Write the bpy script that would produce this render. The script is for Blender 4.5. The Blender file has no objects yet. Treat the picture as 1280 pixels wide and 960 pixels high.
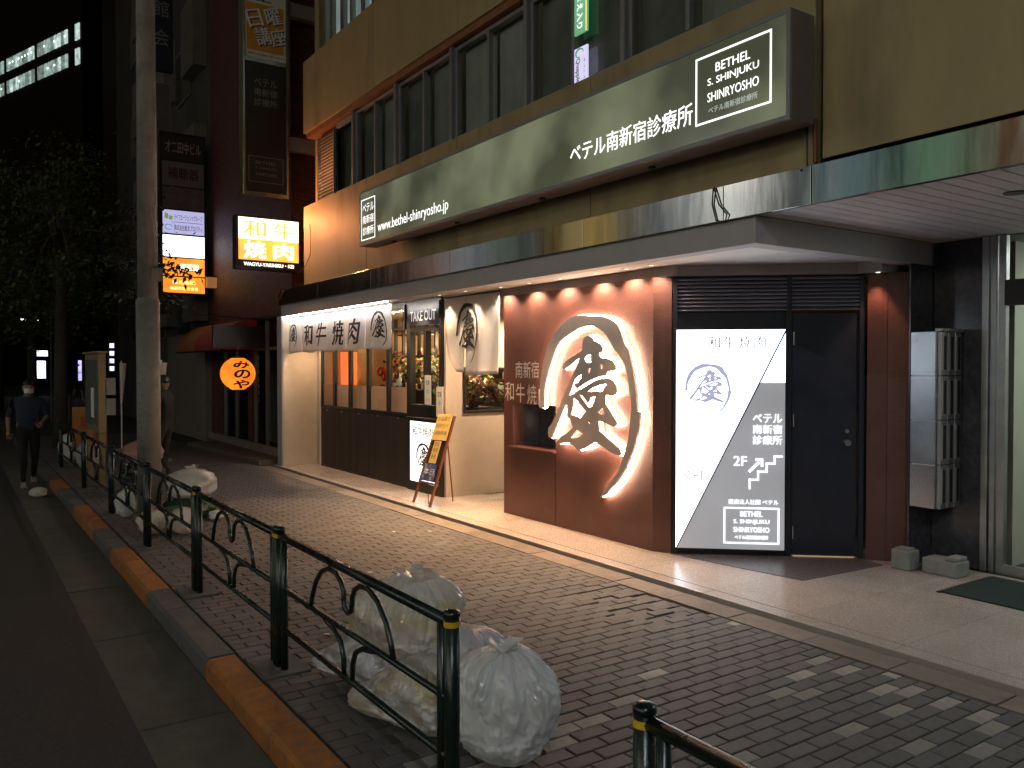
import bpy, bmesh, math, random
from mathutils import Vector, Matrix, noise
random.seed(7)
S = bpy.context.scene
COL = S.collection
R = math.radians

# ------------------------------------------------------------------ camera
cam_d = bpy.data.cameras.new('camera'); cam = bpy.data.objects.new('camera', cam_d); COL.objects.link(cam)
cam.location = (0, 0, 1.75)
_th, _pt = R(34.2), math.atan(20 / 1030)
_f = Vector((-math.cos(_th) * math.cos(_pt), math.sin(_th) * math.cos(_pt), -math.sin(_pt)))
cam.rotation_euler = _f.to_track_quat('-Z', 'Y').to_euler()
cam_d.sensor_width = 36; cam_d.lens = 1030 / 1280 * 36
cam_d.clip_start = .05; cam_d.clip_end = 1500
S.camera = cam
# ------------------------------------------------------------------ night sky
W = bpy.data.worlds.new('World'); S.world = W; W.use_nodes = True
nt = W.node_tree; bg = nt.nodes['Background']
sky = nt.nodes.new('ShaderNodeTexSky'); sky.sky_type = 'NISHITA'; sky.sun_disc = False
sky.sun_elevation = R(1); sky.sun_rotation = R(200); sky.air_density = 2.0; sky.dust_density = 3.0
nt.links.new(sky.outputs[0], bg.inputs[0]); bg.inputs[1].default_value = 0.032
S.view_settings.view_transform = 'Standard'; S.view_settings.look = 'None'
S.view_settings.exposure = 0; S.view_settings.gamma = 1
S.render.engine = 'CYCLES'
S.cycles.use_denoising = True
S.cycles.max_bounces = 6; S.cycles.diffuse_bounces = 3; S.cycles.glossy_bounces = 3; S.cycles.transparent_max_bounces = 10
S.cycles.sample_clamp_indirect = 4; S.cycles.caustics_reflective = False; S.cycles.caustics_refractive = False

# ------------------------------------------------------------------ helpers
def tag(o, label=None, cat=None, group=None, kind=None):
    if label: o['label'] = label
    if cat: o['category'] = cat
    if group: o['group'] = group
    if kind: o['kind'] = kind
    return o

WORLD = set()
def wthing(*a, **k):
    o = thing(*a, **k); WORLD.add(o.name); return o

def thing(name, label, cat, loc=(0, 0, 0), rot=0, group=None):
    o = bpy.data.objects.new(name, None); COL.objects.link(o); o.empty_display_size = .1
    o.location = loc; o.rotation_euler = (0, 0, rot)
    return tag(o, label, cat, group)

def link(name, me, parent=None, loc=None, rot=None):
    o = bpy.data.objects.new(name, me); COL.objects.link(o)
    if parent:
        o.parent = parent
        if parent.name in WORLD: o.location = -parent.location      # mesh drawn in world metres
    if loc: o.location = loc
    if rot: o.rotation_euler = rot
    return o

class MB:
    def __init__(s): s.v = []; s.f = []; s.m = []
    def add(s, vs, fs, mi=0):
        b = len(s.v); s.v += [tuple(v) for v in vs]; s.f += [tuple(b + i for i in f) for f in fs]; s.m += [mi] * len(fs); return s
    def box(s, x0, x1, y0, y1, z0, z1, mi=0):
        return s.add([(x0,y0,z0),(x1,y0,z0),(x1,y1,z0),(x0,y1,z0),(x0,y0,z1),(x1,y0,z1),(x1,y1,z1),(x0,y1,z1)],
                     [(0,3,2,1),(4,5,6,7),(0,1,5,4),(1,2,6,5),(2,3,7,6),(3,0,4,7)], mi)
    def quad(s, a, b, c, d, mi=0): return s.add([a, b, c, d], [(0,1,2,3)], mi)
    def tube(s, pts, r, n=10, mi=0, caps=True):
        pts = [Vector(p) for p in pts]; k = len(pts); rs = r if isinstance(r, (list, tuple)) else [r] * k
        t0 = (pts[1] - pts[0]).normalized(); up = Vector((0,0,1)) if abs(t0.z) < .9 else Vector((1,0,0))
        u = t0.cross(up).normalized(); vs = []
        for i, p in enumerate(pts):
            t = (pts[min(i+1,k-1)] - pts[max(i-1,0)]).normalized()
            u = (u - t * u.dot(t)).normalized(); w = t.cross(u)
            for j in range(n):
                a = 2*math.pi*j/n; vs.append(p + (u*math.cos(a) + w*math.sin(a))*rs[i])
        fs = [(i*n+j, i*n+(j+1)%n, (i+1)*n+(j+1)%n, (i+1)*n+j) for i in range(k-1) for j in range(n)]
        if caps: fs += [tuple(range(n-1,-1,-1)), tuple((k-1)*n+j for j in range(n))]
        return s.add(vs, fs, mi)
    def lathe(s, prof, c=(0,0,0), n=24, mi=0):   # prof: (r, z)
        vs = [(c[0]+r*math.cos(2*math.pi*j/n), c[1]+r*math.sin(2*math.pi*j/n), c[2]+z) for r, z in prof for j in range(n)]
        fs = [(i*n+j, i*n+(j+1)%n, (i+1)*n+(j+1)%n, (i+1)*n+j) for i in range(len(prof)-1) for j in range(n)]
        fs += [tuple(range(n-1,-1,-1)), tuple((len(prof)-1)*n+j for j in range(n))]
        return s.add(vs, fs, mi)
    def prism(s, poly, z0, z1, mi=0):            # poly in xy, ccw
        n = len(poly)
        return s.add([(x,y,z0) for x,y in poly] + [(x,y,z1) for x,y in poly],
                     [tuple(range(n-1,-1,-1)), tuple(range(n,2*n))] + [(i,(i+1)%n,n+(i+1)%n,n+i) for i in range(n)], mi)
    def mesh(s, name, mats, smooth=False):
        me = bpy.data.meshes.new(name); me.from_pydata(s.v, [], s.f)
        for m in (mats if isinstance(mats, (list, tuple)) else [mats]): me.materials.append(m)
        me.polygons.foreach_set('material_index', s.m)
        if smooth: me.shade_smooth()
        me.update(); return me
    def build(s, name, mats, parent=None, smooth=False, bevel=0, loc=None, rot=None):
        o = link(name, s.mesh(name, mats, smooth), parent, loc, rot)
        if bevel:
            b = o.modifiers.new('bevel', 'BEVEL'); b.width = bevel; b.segments = 2; b.limit_method = 'ANGLE'
        return o

def box(name, m, parent, x0, x1, y0, y1, z0, z1, bevel=0):
    return MB().box(x0,x1,y0,y1,z0,z1).build(name, m, parent, bevel=bevel)

# materials -----------------------------------------------------------------
def mat(name, c, rough=.6, metal=0., var=.25, vs=6., bump=.15, bs=60., island=0., coat=0., stretch=None, spec=.5, dark=None, coords='Object'):
    m = bpy.data.materials.new(name); m.use_nodes = True; N = m.node_tree.nodes; L = m.node_tree.links
    b = N['Principled BSDF']; b.inputs['Metallic'].default_value = metal; b.inputs['Coat Weight'].default_value = coat
    b.inputs['Specular IOR Level'].default_value = spec
    tc = N.new('ShaderNodeTexCoord'); mp = N.new('ShaderNodeMapping'); L.new(tc.outputs[coords], mp.inputs[0])
    if stretch: mp.inputs['Scale'].default_value = stretch
    n1 = N.new('ShaderNodeTexNoise'); n1.inputs['Scale'].default_value = vs; n1.inputs['Detail'].default_value = 6; n1.inputs['Roughness'].default_value = .65
    L.new(mp.outputs[0], n1.inputs[0])
    rp = N.new('ShaderNodeMapRange'); L.new(n1.outputs[0], rp.inputs[0]); rp.inputs[1].default_value = .3; rp.inputs[2].default_value = .7
    rp.inputs[3].default_value = 1 - var; rp.inputs[4].default_value = 1 + var
    mx = N.new('ShaderNodeMix'); mx.data_type = 'RGBA'; mx.blend_type = 'MULTIPLY'; mx.inputs[0].default_value = 1
    mx.inputs[6].default_value = (*c, 1); L.new(rp.outputs[0], mx.inputs[7]); out = mx.outputs[2]
    if island:
        g = N.new('ShaderNodeNewGeometry'); r2 = N.new('ShaderNodeMapRange'); L.new(g.outputs['Random Per Island'], r2.inputs[0])
        oi = N.new('ShaderNodeObjectInfo'); ad = N.new('ShaderNodeMath'); ad.operation = 'ADD'; L.new(g.outputs['Random Per Island'], ad.inputs[0]); L.new(oi.outputs['Random'], ad.inputs[1])
        fr = N.new('ShaderNodeMath'); fr.operation = 'FRACT'; L.new(ad.outputs[0], fr.inputs[0]); L.new(fr.outputs[0], r2.inputs[0])
        r2.inputs[3].default_value = 1 - island; r2.inputs[4].default_value = 1 + island
        m2 = N.new('ShaderNodeMix'); m2.data_type = 'RGBA'; m2.blend_type = 'MULTIPLY'; m2.inputs[0].default_value = 1
        L.new(out, m2.inputs[6]); L.new(r2.outputs[0], m2.inputs[7]); out = m2.outputs[2]
    if dark:   # blotches of a second colour (dirt)
        n3 = N.new('ShaderNodeTexNoise'); n3.inputs['Scale'].default_value = dark[1]; n3.inputs['Detail'].default_value = 8; L.new(mp.outputs[0], n3.inputs[0])
        r3 = N.new('ShaderNodeMapRange'); L.new(n3.outputs[0], r3.inputs[0]); r3.inputs[1].default_value = .5; r3.inputs[2].default_value = .68; r3.inputs[4].default_value = dark[2]
        m3 = N.new('ShaderNodeMix'); m3.data_type = 'RGBA'; L.new(r3.outputs[0], m3.inputs[0]); L.new(out, m3.inputs[6]); m3.inputs[7].default_value = (*dark[0], 1); out = m3.outputs[2]
    L.new(out, b.inputs['Base Color'])
    rr = N.new('ShaderNodeMapRange'); L.new(n1.outputs[0], rr.inputs[0]); rr.inputs[3].default_value = max(0, rough - .12); rr.inputs[4].default_value = min(1, rough + .12)
    L.new(rr.outputs[0], b.inputs['Roughness'])
    if bump:
        n2 = N.new('ShaderNodeTexNoise'); n2.inputs['Scale'].default_value = bs; n2.inputs['Detail'].default_value = 5; L.new(mp.outputs[0], n2.inputs[0])
        bp = N.new('ShaderNodeBump'); bp.inputs['Strength'].default_value = bump; bp.inputs['Distance'].default_value = .01
        L.new(n2.outputs[0], bp.inputs['Height']); L.new(bp.outputs[0], b.inputs['Normal'])
    return m

def emis(name, c, s, base=(.5,.5,.5), uneven=0., us=1.5, rough=.25):
    m = bpy.data.materials.new(name); m.use_nodes = True; N = m.node_tree.nodes; L = m.node_tree.links
    b = N['Principled BSDF']; b.inputs['Base Color'].default_value = (*base, 1); b.inputs['Roughness'].default_value = rough
    b.inputs['Emission Color'].default_value = (*c, 1); b.inputs['Emission Strength'].default_value = s
    if uneven:
        tc = N.new('ShaderNodeTexCoord'); n1 = N.new('ShaderNodeTexNoise'); n1.inputs['Scale'].default_value = us; n1.inputs['Detail'].default_value = 1.5
        L.new(tc.outputs['Object'], n1.inputs[0]); rp = N.new('ShaderNodeMapRange'); L.new(n1.outputs[0], rp.inputs[0])
        rp.inputs[1].default_value = .3; rp.inputs[2].default_value = .7; rp.inputs[3].default_value = s*(1-uneven); rp.inputs[4].default_value = s*(1+uneven)
        L.new(rp.outputs[0], b.inputs['Emission Strength'])
    return m

def glass(name, tint=(.9,.95,.93), refl=.9, rough=.02):
    m = bpy.data.materials.new(name); m.use_nodes = True; N = m.node_tree.nodes; L = m.node_tree.links
    N.remove(N['Principled BSDF']); o = N['Material Output']
    t = N.new('ShaderNodeBsdfTransparent'); t.inputs[0].default_value = (*tint, 1)
    g = N.new('ShaderNodeBsdfGlossy'); g.inputs['Roughness'].default_value = rough; g.inputs[0].default_value = (refl,)*3 + (1,)
    f = N.new('ShaderNodeFresnel'); f.inputs[0].default_value = 1.5
    x = N.new('ShaderNodeMixShader'); L.new(f.outputs[0], x.inputs[0]); L.new(t.outputs[0], x.inputs[1]); L.new(g.outputs[0], x.inputs[2]); L.new(x.outputs[0], o.inputs[0])
    return m

M = dict(
 asphalt=mat('asphalt', (.034,.033,.034), .8, var=.55, vs=45, bump=.6, bs=220),
 gutter=mat('gutter_concrete', (.080,.076,.062), .85, var=.3, vs=4, bump=.4, bs=90, island=.15, dark=((.06,.058,.05), 3, .7)),
 kerb=mat('kerb_concrete', (.088,.088,.084), .8, var=.25, vs=7, bump=.4, bs=90, island=.12, dark=((.06,.06,.055), 6, .6)),
 kerb_yellow=mat('kerb_yellow_paint', (.30,.11,.02), .7, var=.3, vs=9, bump=.4, bs=90, dark=((.12,.09,.06), 14, .6)),
 joint=mat('joint_dirt', (.044,.040,.038), .95, bump=.4),
 paver=mat('paver_dark', (.094,.089,.088), .66, var=.22, vs=14, bump=.6, bs=160, island=.15, spec=.4, dark=((.075,.065,.06), 1.3, .5), coords='Object'),
 paver_light=mat('paver_light', (.27,.255,.22), .7, var=.2, vs=14, bump=.4, bs=160, island=.3, spec=.35, dark=((.15,.13,.12), 9, .5)),
 border=mat('border_stone', (.16,.13,.105), .7, var=.25, vs=12, bump=.35, bs=120, island=.15, dark=((.08,.065,.05), 4, .6)),
 terrace=mat('terrace_granite', (.38,.33,.30), .26, var=.13, vs=170, bump=.05, bs=200, island=.08, dark=((.28,.24,.21), 2.5, .5)),
 dark_tile=mat('dark_granite_tile', (.11,.10,.10), .3, var=.2, vs=60, bump=.05),
 mat_green=mat('green_mat', (.012,.03,.028), .95, var=.3, vs=40, bump=1, bs=300),
 ochre=mat('ochre_wall_panel', (.34,.268,.135), .55, var=.1, vs=2.5, bump=.15, bs=40, dark=((.17,.13,.075), 1.6, .6), stretch=(1.6,1.6,.5)),
 orange_lit_lintel=mat('lintel_painted_light', (.22,.10,.045), .6, var=.3, vs=12),  # orange light on the spandrel's underside put into the colour
 plaster=mat('cream_plaster', (.56,.46,.36), .85, var=.07, vs=5, bump=.25, bs=70),
 grey_beam=mat('grey_beam_paint', (.42,.40,.41), .7, var=.06, vs=4, bump=.1),
 white_paint=mat('white_soffit_paint', (.66,.62,.60), .6, var=.05, vs=4, bump=.06),
 soffit=mat('soffit_board_paint', (.56,.54,.57), .5, var=.1, vs=6, bump=.05, island=.06),
 red_wall=mat('red_brown_plaster', (.112,.045,.035), .42, var=.18, vs=3, bump=.3, bs=50, dark=((.085,.032,.024), 2.2, .6)),
 steel=mat('brushed_steel', (.46,.45,.45), .16, metal=1, var=.16, vs=3, bump=.04, bs=5, stretch=(4,4,.5), dark=((.30,.30,.30), 1.2, .5)),
 steel_dull=mat('dull_steel', (.45,.46,.48), .38, metal=1, var=.15, vs=6, bump=.1, bs=9),
 mailbox_steel=mat('mailbox_steel', (.60,.63,.68), .24, metal=1, var=.06, vs=3, bump=.25, bs=3),
 alu=mat('window_aluminium', (.27,.27,.28), .45, metal=.5, var=.1, bump=.05),
 alu_light=mat('light_aluminium', (.40,.42,.42), .4, metal=.8, var=.1, bump=.05),
 black=mat('black_frame_paint', (.012,.012,.013), .45, var=.2, bump=.06),
 navy=mat('dark_door_paint', (.020,.025,.040), .34, var=.15, vs=3, bump=.08),
 louver=mat('dark_louver_paint', (.26,.26,.33), .35, var=.1, bump=.03),
 wood_dark=mat('dark_stained_wood', (.022,.014,.011), .55, var=.5, vs=5, bump=.3, bs=40, stretch=(14,14,1.0)),
 wood_red=mat('red_brown_wood', (.16,.05,.025), .5, var=.35, vs=8, bump=.2, stretch=(8,8,1)),
 granite_dark=mat('polished_dark_granite', (.05,.05,.06), .16, var=.4, vs=18, bump=.02),
 rail=mat('dark_green_rail_paint', (.006,.014,.012), .28, var=.3, vs=8, bump=.08, bs=40),
 yellow_tape=mat('yellow_tape', (.55,.36,.02), .5, var=.2, vs=20, bump=.1),
 pole=mat('grey_pole_paint', (.20,.195,.185), .6, var=.15, vs=5, bump=.2, bs=60, dark=((.10,.09,.08), 7, .5)),
 cloth=mat('white_noren_cloth', (.83,.81,.81), .9, var=.04, vs=20, bump=.2, bs=250),
 ink=mat('black_ink', (.012,.012,.014), .8, var=.1, bump=0),
 print_white=mat('white_print', (.78,.78,.76), .6, var=.05, bump=0),
 print_grey=mat('grey_print', (.28,.28,.28), .6, var=.05, bump=0),
 brick=None,
 bark=mat('bark', (.05,.042,.033), .9, var=.4, vs=20, bump=.8, bs=40),
 leaf=mat('street_tree_leaf', (.055,.075,.028), .6, var=.3, vs=2, bump=0, island=.45),
 concrete_dark=mat('dark_building_concrete', (.10,.095,.09), .85, var=.2, vs=1.2, bump=.2, bs=20, dark=((.05,.045,.045), .6, .6)),
 tile_beige=mat('beige_wall_tile', (.22,.19,.17), .75, var=.15, vs=3, bump=.2, bs=30),
 planter=mat('concrete_block', (.22,.22,.21), .9, var=.2, vs=12, bump=.5, bs=80),
 paper_yellow=mat('yellow_paper', (.62,.44,.13), .8, var=.08, vs=12, bump=.1),
 paper_white=mat('white_paper', (.72,.70,.66), .8, var=.05, bump=.05),
 blind=mat('window_blind', (.30,.30,.28), .8, var=.15, vs=2, bump=0),
 room_dark=mat('unlit_room', (.06,.06,.06), .9, bump=0),
 room_wall=mat('lit_room_wall', (.55,.40,.24), .8, var=.1, vs=3, bump=.05),
 steel_letter=mat('satin_letter_paint', (.54,.49,.48), .42, metal=.25, var=.12, vs=4, bump=.05),
 pale_letter=mat('pale_letter_paint', (.70,.60,.56), .5, var=.05, bump=0),
 tan_frame=mat('tan_painted_frame', (.24,.17,.09), .6, var=.15, vs=8, bump=.1),
)
def translucent(m, c, f):
    N = m.node_tree.nodes; L = m.node_tree.links; t = N.new('ShaderNodeBsdfTranslucent'); t.inputs[0].default_value = (*c, 1)
    x = N.new('ShaderNodeMixShader'); x.inputs[0].default_value = f; L.new(N['Principled BSDF'].outputs[0], x.inputs[1]); L.new(t.outputs[0], x.inputs[2]); L.new(x.outputs[0], N['Material Output'].inputs[0])
translucent(M['cloth'], (.8,.7,.6), .35)
GL = glass('window_glass'); GL_DARK = glass('dark_window_glass', (.55,.6,.58), .9)

# brick wall material (far wall, pieces below 4 px)
def brick_mat():
    m = bpy.data.materials.new('red_brick_wall'); m.use_nodes = True; N = m.node_tree.nodes; L = m.node_tree.links; b = N['Principled BSDF']
    tc = N.new('ShaderNodeTexCoord'); sp = N.new('ShaderNodeSeparateXYZ'); L.new(tc.outputs['Object'], sp.inputs[0])
    ad = N.new('ShaderNodeMath'); L.new(sp.outputs[0], ad.inputs[0]); L.new(sp.outputs[1], ad.inputs[1])
    cb = N.new('ShaderNodeCombineXYZ'); L.new(ad.outputs[0], cb.inputs[0]); L.new(sp.outputs[2], cb.inputs[1])
    k = N.new('ShaderNodeTexBrick'); L.new(cb.outputs[0], k.inputs[0]); k.inputs['Scale'].default_value = 1
    k.inputs['Brick Width'].default_value = .22; k.inputs['Row Height'].default_value = .075; k.inputs['Mortar Size'].default_value = .008
    k.inputs['Color1'].default_value = (.17,.045,.038,1); k.inputs['Color2'].default_value = (.10,.03,.028,1); k.inputs['Mortar'].default_value = (.05,.04,.04,1)
    L.new(k.outputs[0], b.inputs['Base Color']); b.inputs['Roughness'].default_value = .6
    bp = N.new('ShaderNodeBump'); bp.inputs['Strength'].default_value = .8; bp.inputs['Distance'].default_value = .01; bp.invert = True
    L.new(k.outputs['Fac'], bp.inputs['Height']); L.new(bp.outputs[0], b.inputs['Normal']); return m
M['brick'] = brick_mat()

# flat lettering --------------------------------------------------------------
_fc = {}
def text_mesh(body, extrude=0., offset=0., cut=0.):
    k = (body, extrude, offset, cut)
    if k in _fc: return _fc[k]
    cu = bpy.data.curves.new('lettering', 'FONT'); cu.body = body; cu.extrude = extrude; cu.offset = offset; cu.resolution_u = 3
    o = bpy.data.objects.new('lettering_tmp', cu); COL.objects.link(o); bpy.context.view_layer.update()
    me = bpy.data.meshes.new_from_object(o.evaluated_get(bpy.context.evaluated_depsgraph_get()))
    bpy.data.objects.remove(o)
    vs = [v.co.copy() for v in me.vertices]; fs = [tuple(p.vertices) for p in me.polygons]; bpy.data.meshes.remove(me)
    _fc[k] = (vs, fs); return _fc[k]

def place_flat(vs, fs, name, m, parent, x, z, w, h, y, slant=0., turn=0., cut=0., warp=None, thick=1.):
    """vs in a flat xy drawing -> local XZ plane facing -Y, box centred on (x, z)"""
    x0 = min(v[0] for v in vs); x1 = max(v[0] for v in vs); y0 = min(v[1] for v in vs); y1 = max(v[1] for v in vs)
    if w is None: w = h * (x1-x0) / (y1-y0)
    if h is None: h = w * (y1-y0) / (x1-x0)
    sx, sy = w / (x1-x0), h / (y1-y0); ct, st = math.cos(turn), math.sin(turn); out = []
    for v in vs:
        a = (v[0]-(x0+x1)/2)*sx; b = (v[1]-(y0+y1)/2)*sy; a += slant*b
        a, b = a*ct - b*st, a*st + b*ct
        out.append((x+a, y - (v[2]*thick if len(v) > 2 else 0), z+b))
    if cut:
        bm = bmesh.new(); bv = [bm.verts.new(p) for p in out]
        for f in fs:
            try: bm.faces.new([bv[i] for i in f])
            except ValueError: pass
        for ax, lo, hi in ((0, x-w/2, x+w/2), (2, z-h/2, z+h/2)):
            p = lo + cut
            while p < hi:
                no = (1,0,0) if ax == 0 else (0,0,1); co = (p,0,0) if ax == 0 else (0,0,p)
                bmesh.ops.bisect_plane(bm, geom=bm.verts[:]+bm.edges[:]+bm.faces[:], plane_co=co, plane_no=no); p += cut
        for v in bm.verts: v.co.y += warp(v.co.x, v.co.z)
        me = bpy.data.meshes.new(name); bm.to_mesh(me); bm.free(); me.materials.append(m)
        return link(name, me, parent)
    me = bpy.data.meshes.new(name); me.from_pydata(out, [], fs); me.materials.append(m); me.update()
    return link(name, me, parent)

def text(parent, body, x, z, w, h, y, m, name='lettering', bold=0., **k):
    vs, fs = text_mesh(body)
    if bold:
        V = []; F = []
        for i, s in enumerate((0, -bold, bold)): n = len(V); V += [Vector((v[0]+s, v[1]+abs(s)*.4, .0003*i)) for v in vs]; F += [tuple(n+q for q in f) for f in fs]
        vs, fs = V, F
    return place_flat(vs, fs, name, m, parent, x, z, w, h, y, **k)

def frame_line(parent, x0, x1, z0, z1, t, y, m, name='border_line', d=.002):
    b = MB(); b.box(x0,x1,y,y+d,z1-t,z1); b.box(x0,x1,y,y+d,z0,z0+t); b.box(x0,x0+t,y,y+d,z0+t,z1-t); b.box(x1-t,x1,y,y+d,z0+t,z1-t)
    return b.build(name, m, parent)

# the brush-drawn emblem: ring and character, as drawn on the red wall (x, z in metres)
LOGO_RING = [(-7.36,1.317),(-7.354,1.421),(-7.341,1.559),(-7.302,1.767),(-7.235,1.926),(-7.141,2.06),(-7.03,2.163),(-6.922,2.23),(-6.78,2.287),(-6.626,2.294),(-6.459,2.279),(-6.313,2.267),(-6.172,2.227),(-6.072,2.172),(-6.019,2.098),(-5.97,1.986),(-5.911,1.925),(-5.87,1.804),(-5.833,1.665),(-5.803,1.517),(-5.796,1.446),(-5.782,1.339),(-5.752,1.328),(-5.766,1.18),(-5.835,0.993),(-5.898,0.868),(-5.961,0.764),(-6.075,0.631),(-6.174,0.553),(-6.242,0.488),(-6.319,0.453),(-6.293,0.487),(-6.158,0.633),(-6.059,0.732),(-5.994,0.871),(-5.938,0.985),(-5.907,1.085),(-5.884,1.249),(-5.868,1.379),(-5.872,1.443),(-5.898,1.534),(-5.925,1.674),(-5.958,1.764),(-6.033,1.866),(-6.124,1.939),(-6.171,2.001),(-6.249,2.086),(-6.329,2.136),(-6.426,2.168),(-6.525,2.178),(-6.659,2.162),(-6.797,2.116),(-6.957,2.049),(-7.045,1.968),(-7.1,1.879),(-7.15,1.789),(-7.197,1.698),(-7.244,1.584),(-7.263,1.481),(-7.273,1.32)]
LOGO_CHAR = [(-6.508,2.084),(-6.45,2.056),(-6.417,2.013),(-6.385,2.015),(-6.328,1.99),(-6.28,1.942),(-6.296,1.911),(-6.344,1.901),(-6.328,1.854),(-6.201,1.842),(-6.139,1.816),(-6.086,1.765),(-6.093,1.734),(-6.147,1.719),(-6.209,1.718),(-6.24,1.672),(-6.327,1.664),(-6.457,1.633),(-6.59,1.583),(-6.7,1.532),(-6.726,1.548),(-6.739,1.581),(-6.675,1.606),(-6.632,1.636),(-6.621,1.688),(-6.658,1.671),(-6.727,1.635),(-6.753,1.591),(-6.787,1.525),(-6.831,1.453),(-6.726,1.494),(-6.59,1.551),(-6.457,1.606),(-6.327,1.642),(-6.201,1.653),(-6.123,1.621),(-6.077,1.571),(-6.069,1.51),(-6.115,1.483),(-6.177,1.474),(-6.224,1.483),(-6.244,1.469),(-6.245,1.398),(-6.16,1.312),(-6.077,1.227),(-6.069,1.2),(-6.11,1.17),(-6.177,1.183),(-6.261,1.206),(-6.348,1.219),(-6.339,1.168),(-6.339,1.123),(-6.227,1.062),(-6.109,1.004),(-6.027,0.956),(-6.002,0.903),(-6.059,0.896),(-6.159,0.917),(-6.295,0.967),(-6.408,1.004),(-6.488,0.964),(-6.578,0.922),(-6.67,0.895),(-6.698,0.912),(-6.773,0.942),(-6.839,0.96),(-6.936,0.947),(-7.024,0.934),(-7.028,0.958),(-6.975,1.017),(-6.878,1.053),(-6.764,1.131),(-6.802,1.188),(-6.811,1.224),(-6.849,1.228),(-6.859,1.281),(-6.863,1.362),(-6.888,1.357),(-6.956,1.252),(-7.025,1.152),(-7.084,1.052),(-7.124,0.994),(-7.175,0.99),(-7.199,1.032),(-7.191,1.094),(-7.125,1.153),(-7.055,1.248),(-6.974,1.366),(-6.885,1.512),(-6.814,1.612),(-6.753,1.7),(-6.684,1.793),(-6.655,1.857),(-6.727,1.825),(-6.814,1.777),(-6.912,1.735),(-6.948,1.749),(-6.93,1.794),(-6.85,1.837),(-6.727,1.885),(-6.616,1.932),(-6.608,2.012),(-6.574,2.065)]
LOGO_HOLES = [[(-6.574,1.84),(-6.54,1.877),(-6.482,1.887),(-6.461,1.839),(-6.474,1.808),(-6.523,1.799)],[(-6.328,1.796),(-6.272,1.765),(-6.296,1.739),(-6.327,1.742)],[(-6.515,1.744),(-6.474,1.749),(-6.482,1.712),(-6.507,1.686),(-6.52,1.712)],[(-6.539,1.509),(-6.424,1.554),(-6.327,1.582),(-6.232,1.591),(-6.279,1.526),(-6.327,1.509),(-6.375,1.524),(-6.456,1.513)],[(-6.657,1.474),(-6.598,1.465),(-6.531,1.397),(-6.497,1.398),(-6.473,1.452),(-6.404,1.458),(-6.432,1.385),(-6.471,1.353),(-6.507,1.352),(-6.57,1.404)],[(-6.744,1.439),(-6.68,1.4),(-6.543,1.306),(-6.643,1.229),(-6.717,1.252),(-6.798,1.257),(-6.768,1.32)],[(-6.383,1.304),(-6.288,1.353),(-6.258,1.291),(-6.313,1.285)],[(-6.551,1.196),(-6.51,1.218),(-6.48,1.174)],[(-6.83,1.011),(-6.698,1.106),(-6.591,1.072),(-6.67,1.026)]]
def outline_mesh(loops, extrude):
    cu = bpy.data.curves.new('emblem', 'CURVE'); cu.dimensions = '2D'; cu.fill_mode = 'BOTH'; cu.extrude = extrude
    for L_ in loops:
        s = cu.splines.new('POLY'); s.points.add(len(L_)-1); s.use_cyclic_u = True
        for p, q in zip(s.points, L_): p.co = (q[0], q[1], 0, 1)
    o = bpy.data.objects.new('emblem_tmp', cu); COL.objects.link(o); bpy.context.view_layer.update()
    me = bpy.data.meshes.new_from_object(o.evaluated_get(bpy.context.evaluated_depsgraph_get())); bpy.data.objects.remove(o)
    vs = [v.co.copy() for v in me.vertices]; fs = [tuple(p.vertices) for p in me.polygons]; bpy.data.meshes.remove(me); return vs, fs
def smooth_loop(P, n=3):   # Catmull-Rom through the traced corners
    out = []; k = len(P)
    for i in range(k):
        a, b, c, d = (Vector(P[(i+j-1) % k]) for j in range(4))
        sharp = (b-a).length > 0 and (c-b).length > 0 and (b-a).normalized().dot((c-b).normalized()) < .2
        for s in range(n):
            t = s/n
            if (c-b).length < .03: q = b.lerp(c, t)
            else: q = .5*((2*b)+(c-a)*t+(2*a-5*b+4*c-d)*t*t+(3*b-a-3*c+d)*t**3); q = q.lerp(b.lerp(c, t), .35)
            out.append((q.x, q.y))
    return out
EMB_RING = outline_mesh([smooth_loop(LOGO_RING)], 0.)
EMB_CHAR = outline_mesh([LOGO_CHAR] + LOGO_HOLES, 0.)
def emblem(parent, x, z, w, h, y, m, **k):
    """whole emblem scaled into a box: ring + character keep their relative places"""
    X0, X1, Z0, Z1 = -7.36, -5.752, .453, 2.294
    for nm, (vs, fs) in (('emblem_ring', EMB_RING), ('emblem_character', EMB_CHAR)):
        a0 = min(v[0] for v in vs); a1 = max(v[0] for v in vs); b0 = min(v[1] for v in vs); b1 = max(v[1] for v in vs)
        cx = ((a0+a1)/2-(X0+X1)/2)/(X1-X0)*w; cz = ((b0+b1)/2-(Z0+Z1)/2)/(Z1-Z0)*h
        place_flat(vs, fs, nm, m, parent, x+cx, z+cz, w*(a1-a0)/(X1-X0), h*(b1-b0)/(Z1-Z0), y, **k)
def project(X, Y, Z):
    v = Vector((X, Y, Z-1.75)); d = v.dot(_f); rt = Vector((math.sin(_th), math.cos(_th), 0)); up = rt.cross(_f)
    return (640+1030*v.dot(rt)/d, 480-1030*v.dot(up)/d, d) if d > .1 else (1e9, 1e9, d)
# ================================================================== SETTING
rnd = random.Random(3)
def struct(name, mb, m, **k):
    o = mb.build(name, m, **k); o['kind'] = 'structure'; return o
struct('ground', MB().box(-400, 60, -200, 200, -.6, -.16), M['asphalt'])
struct('road', MB().box(-300, 20, -9, .80, -.155, -.12), M['asphalt'])
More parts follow.
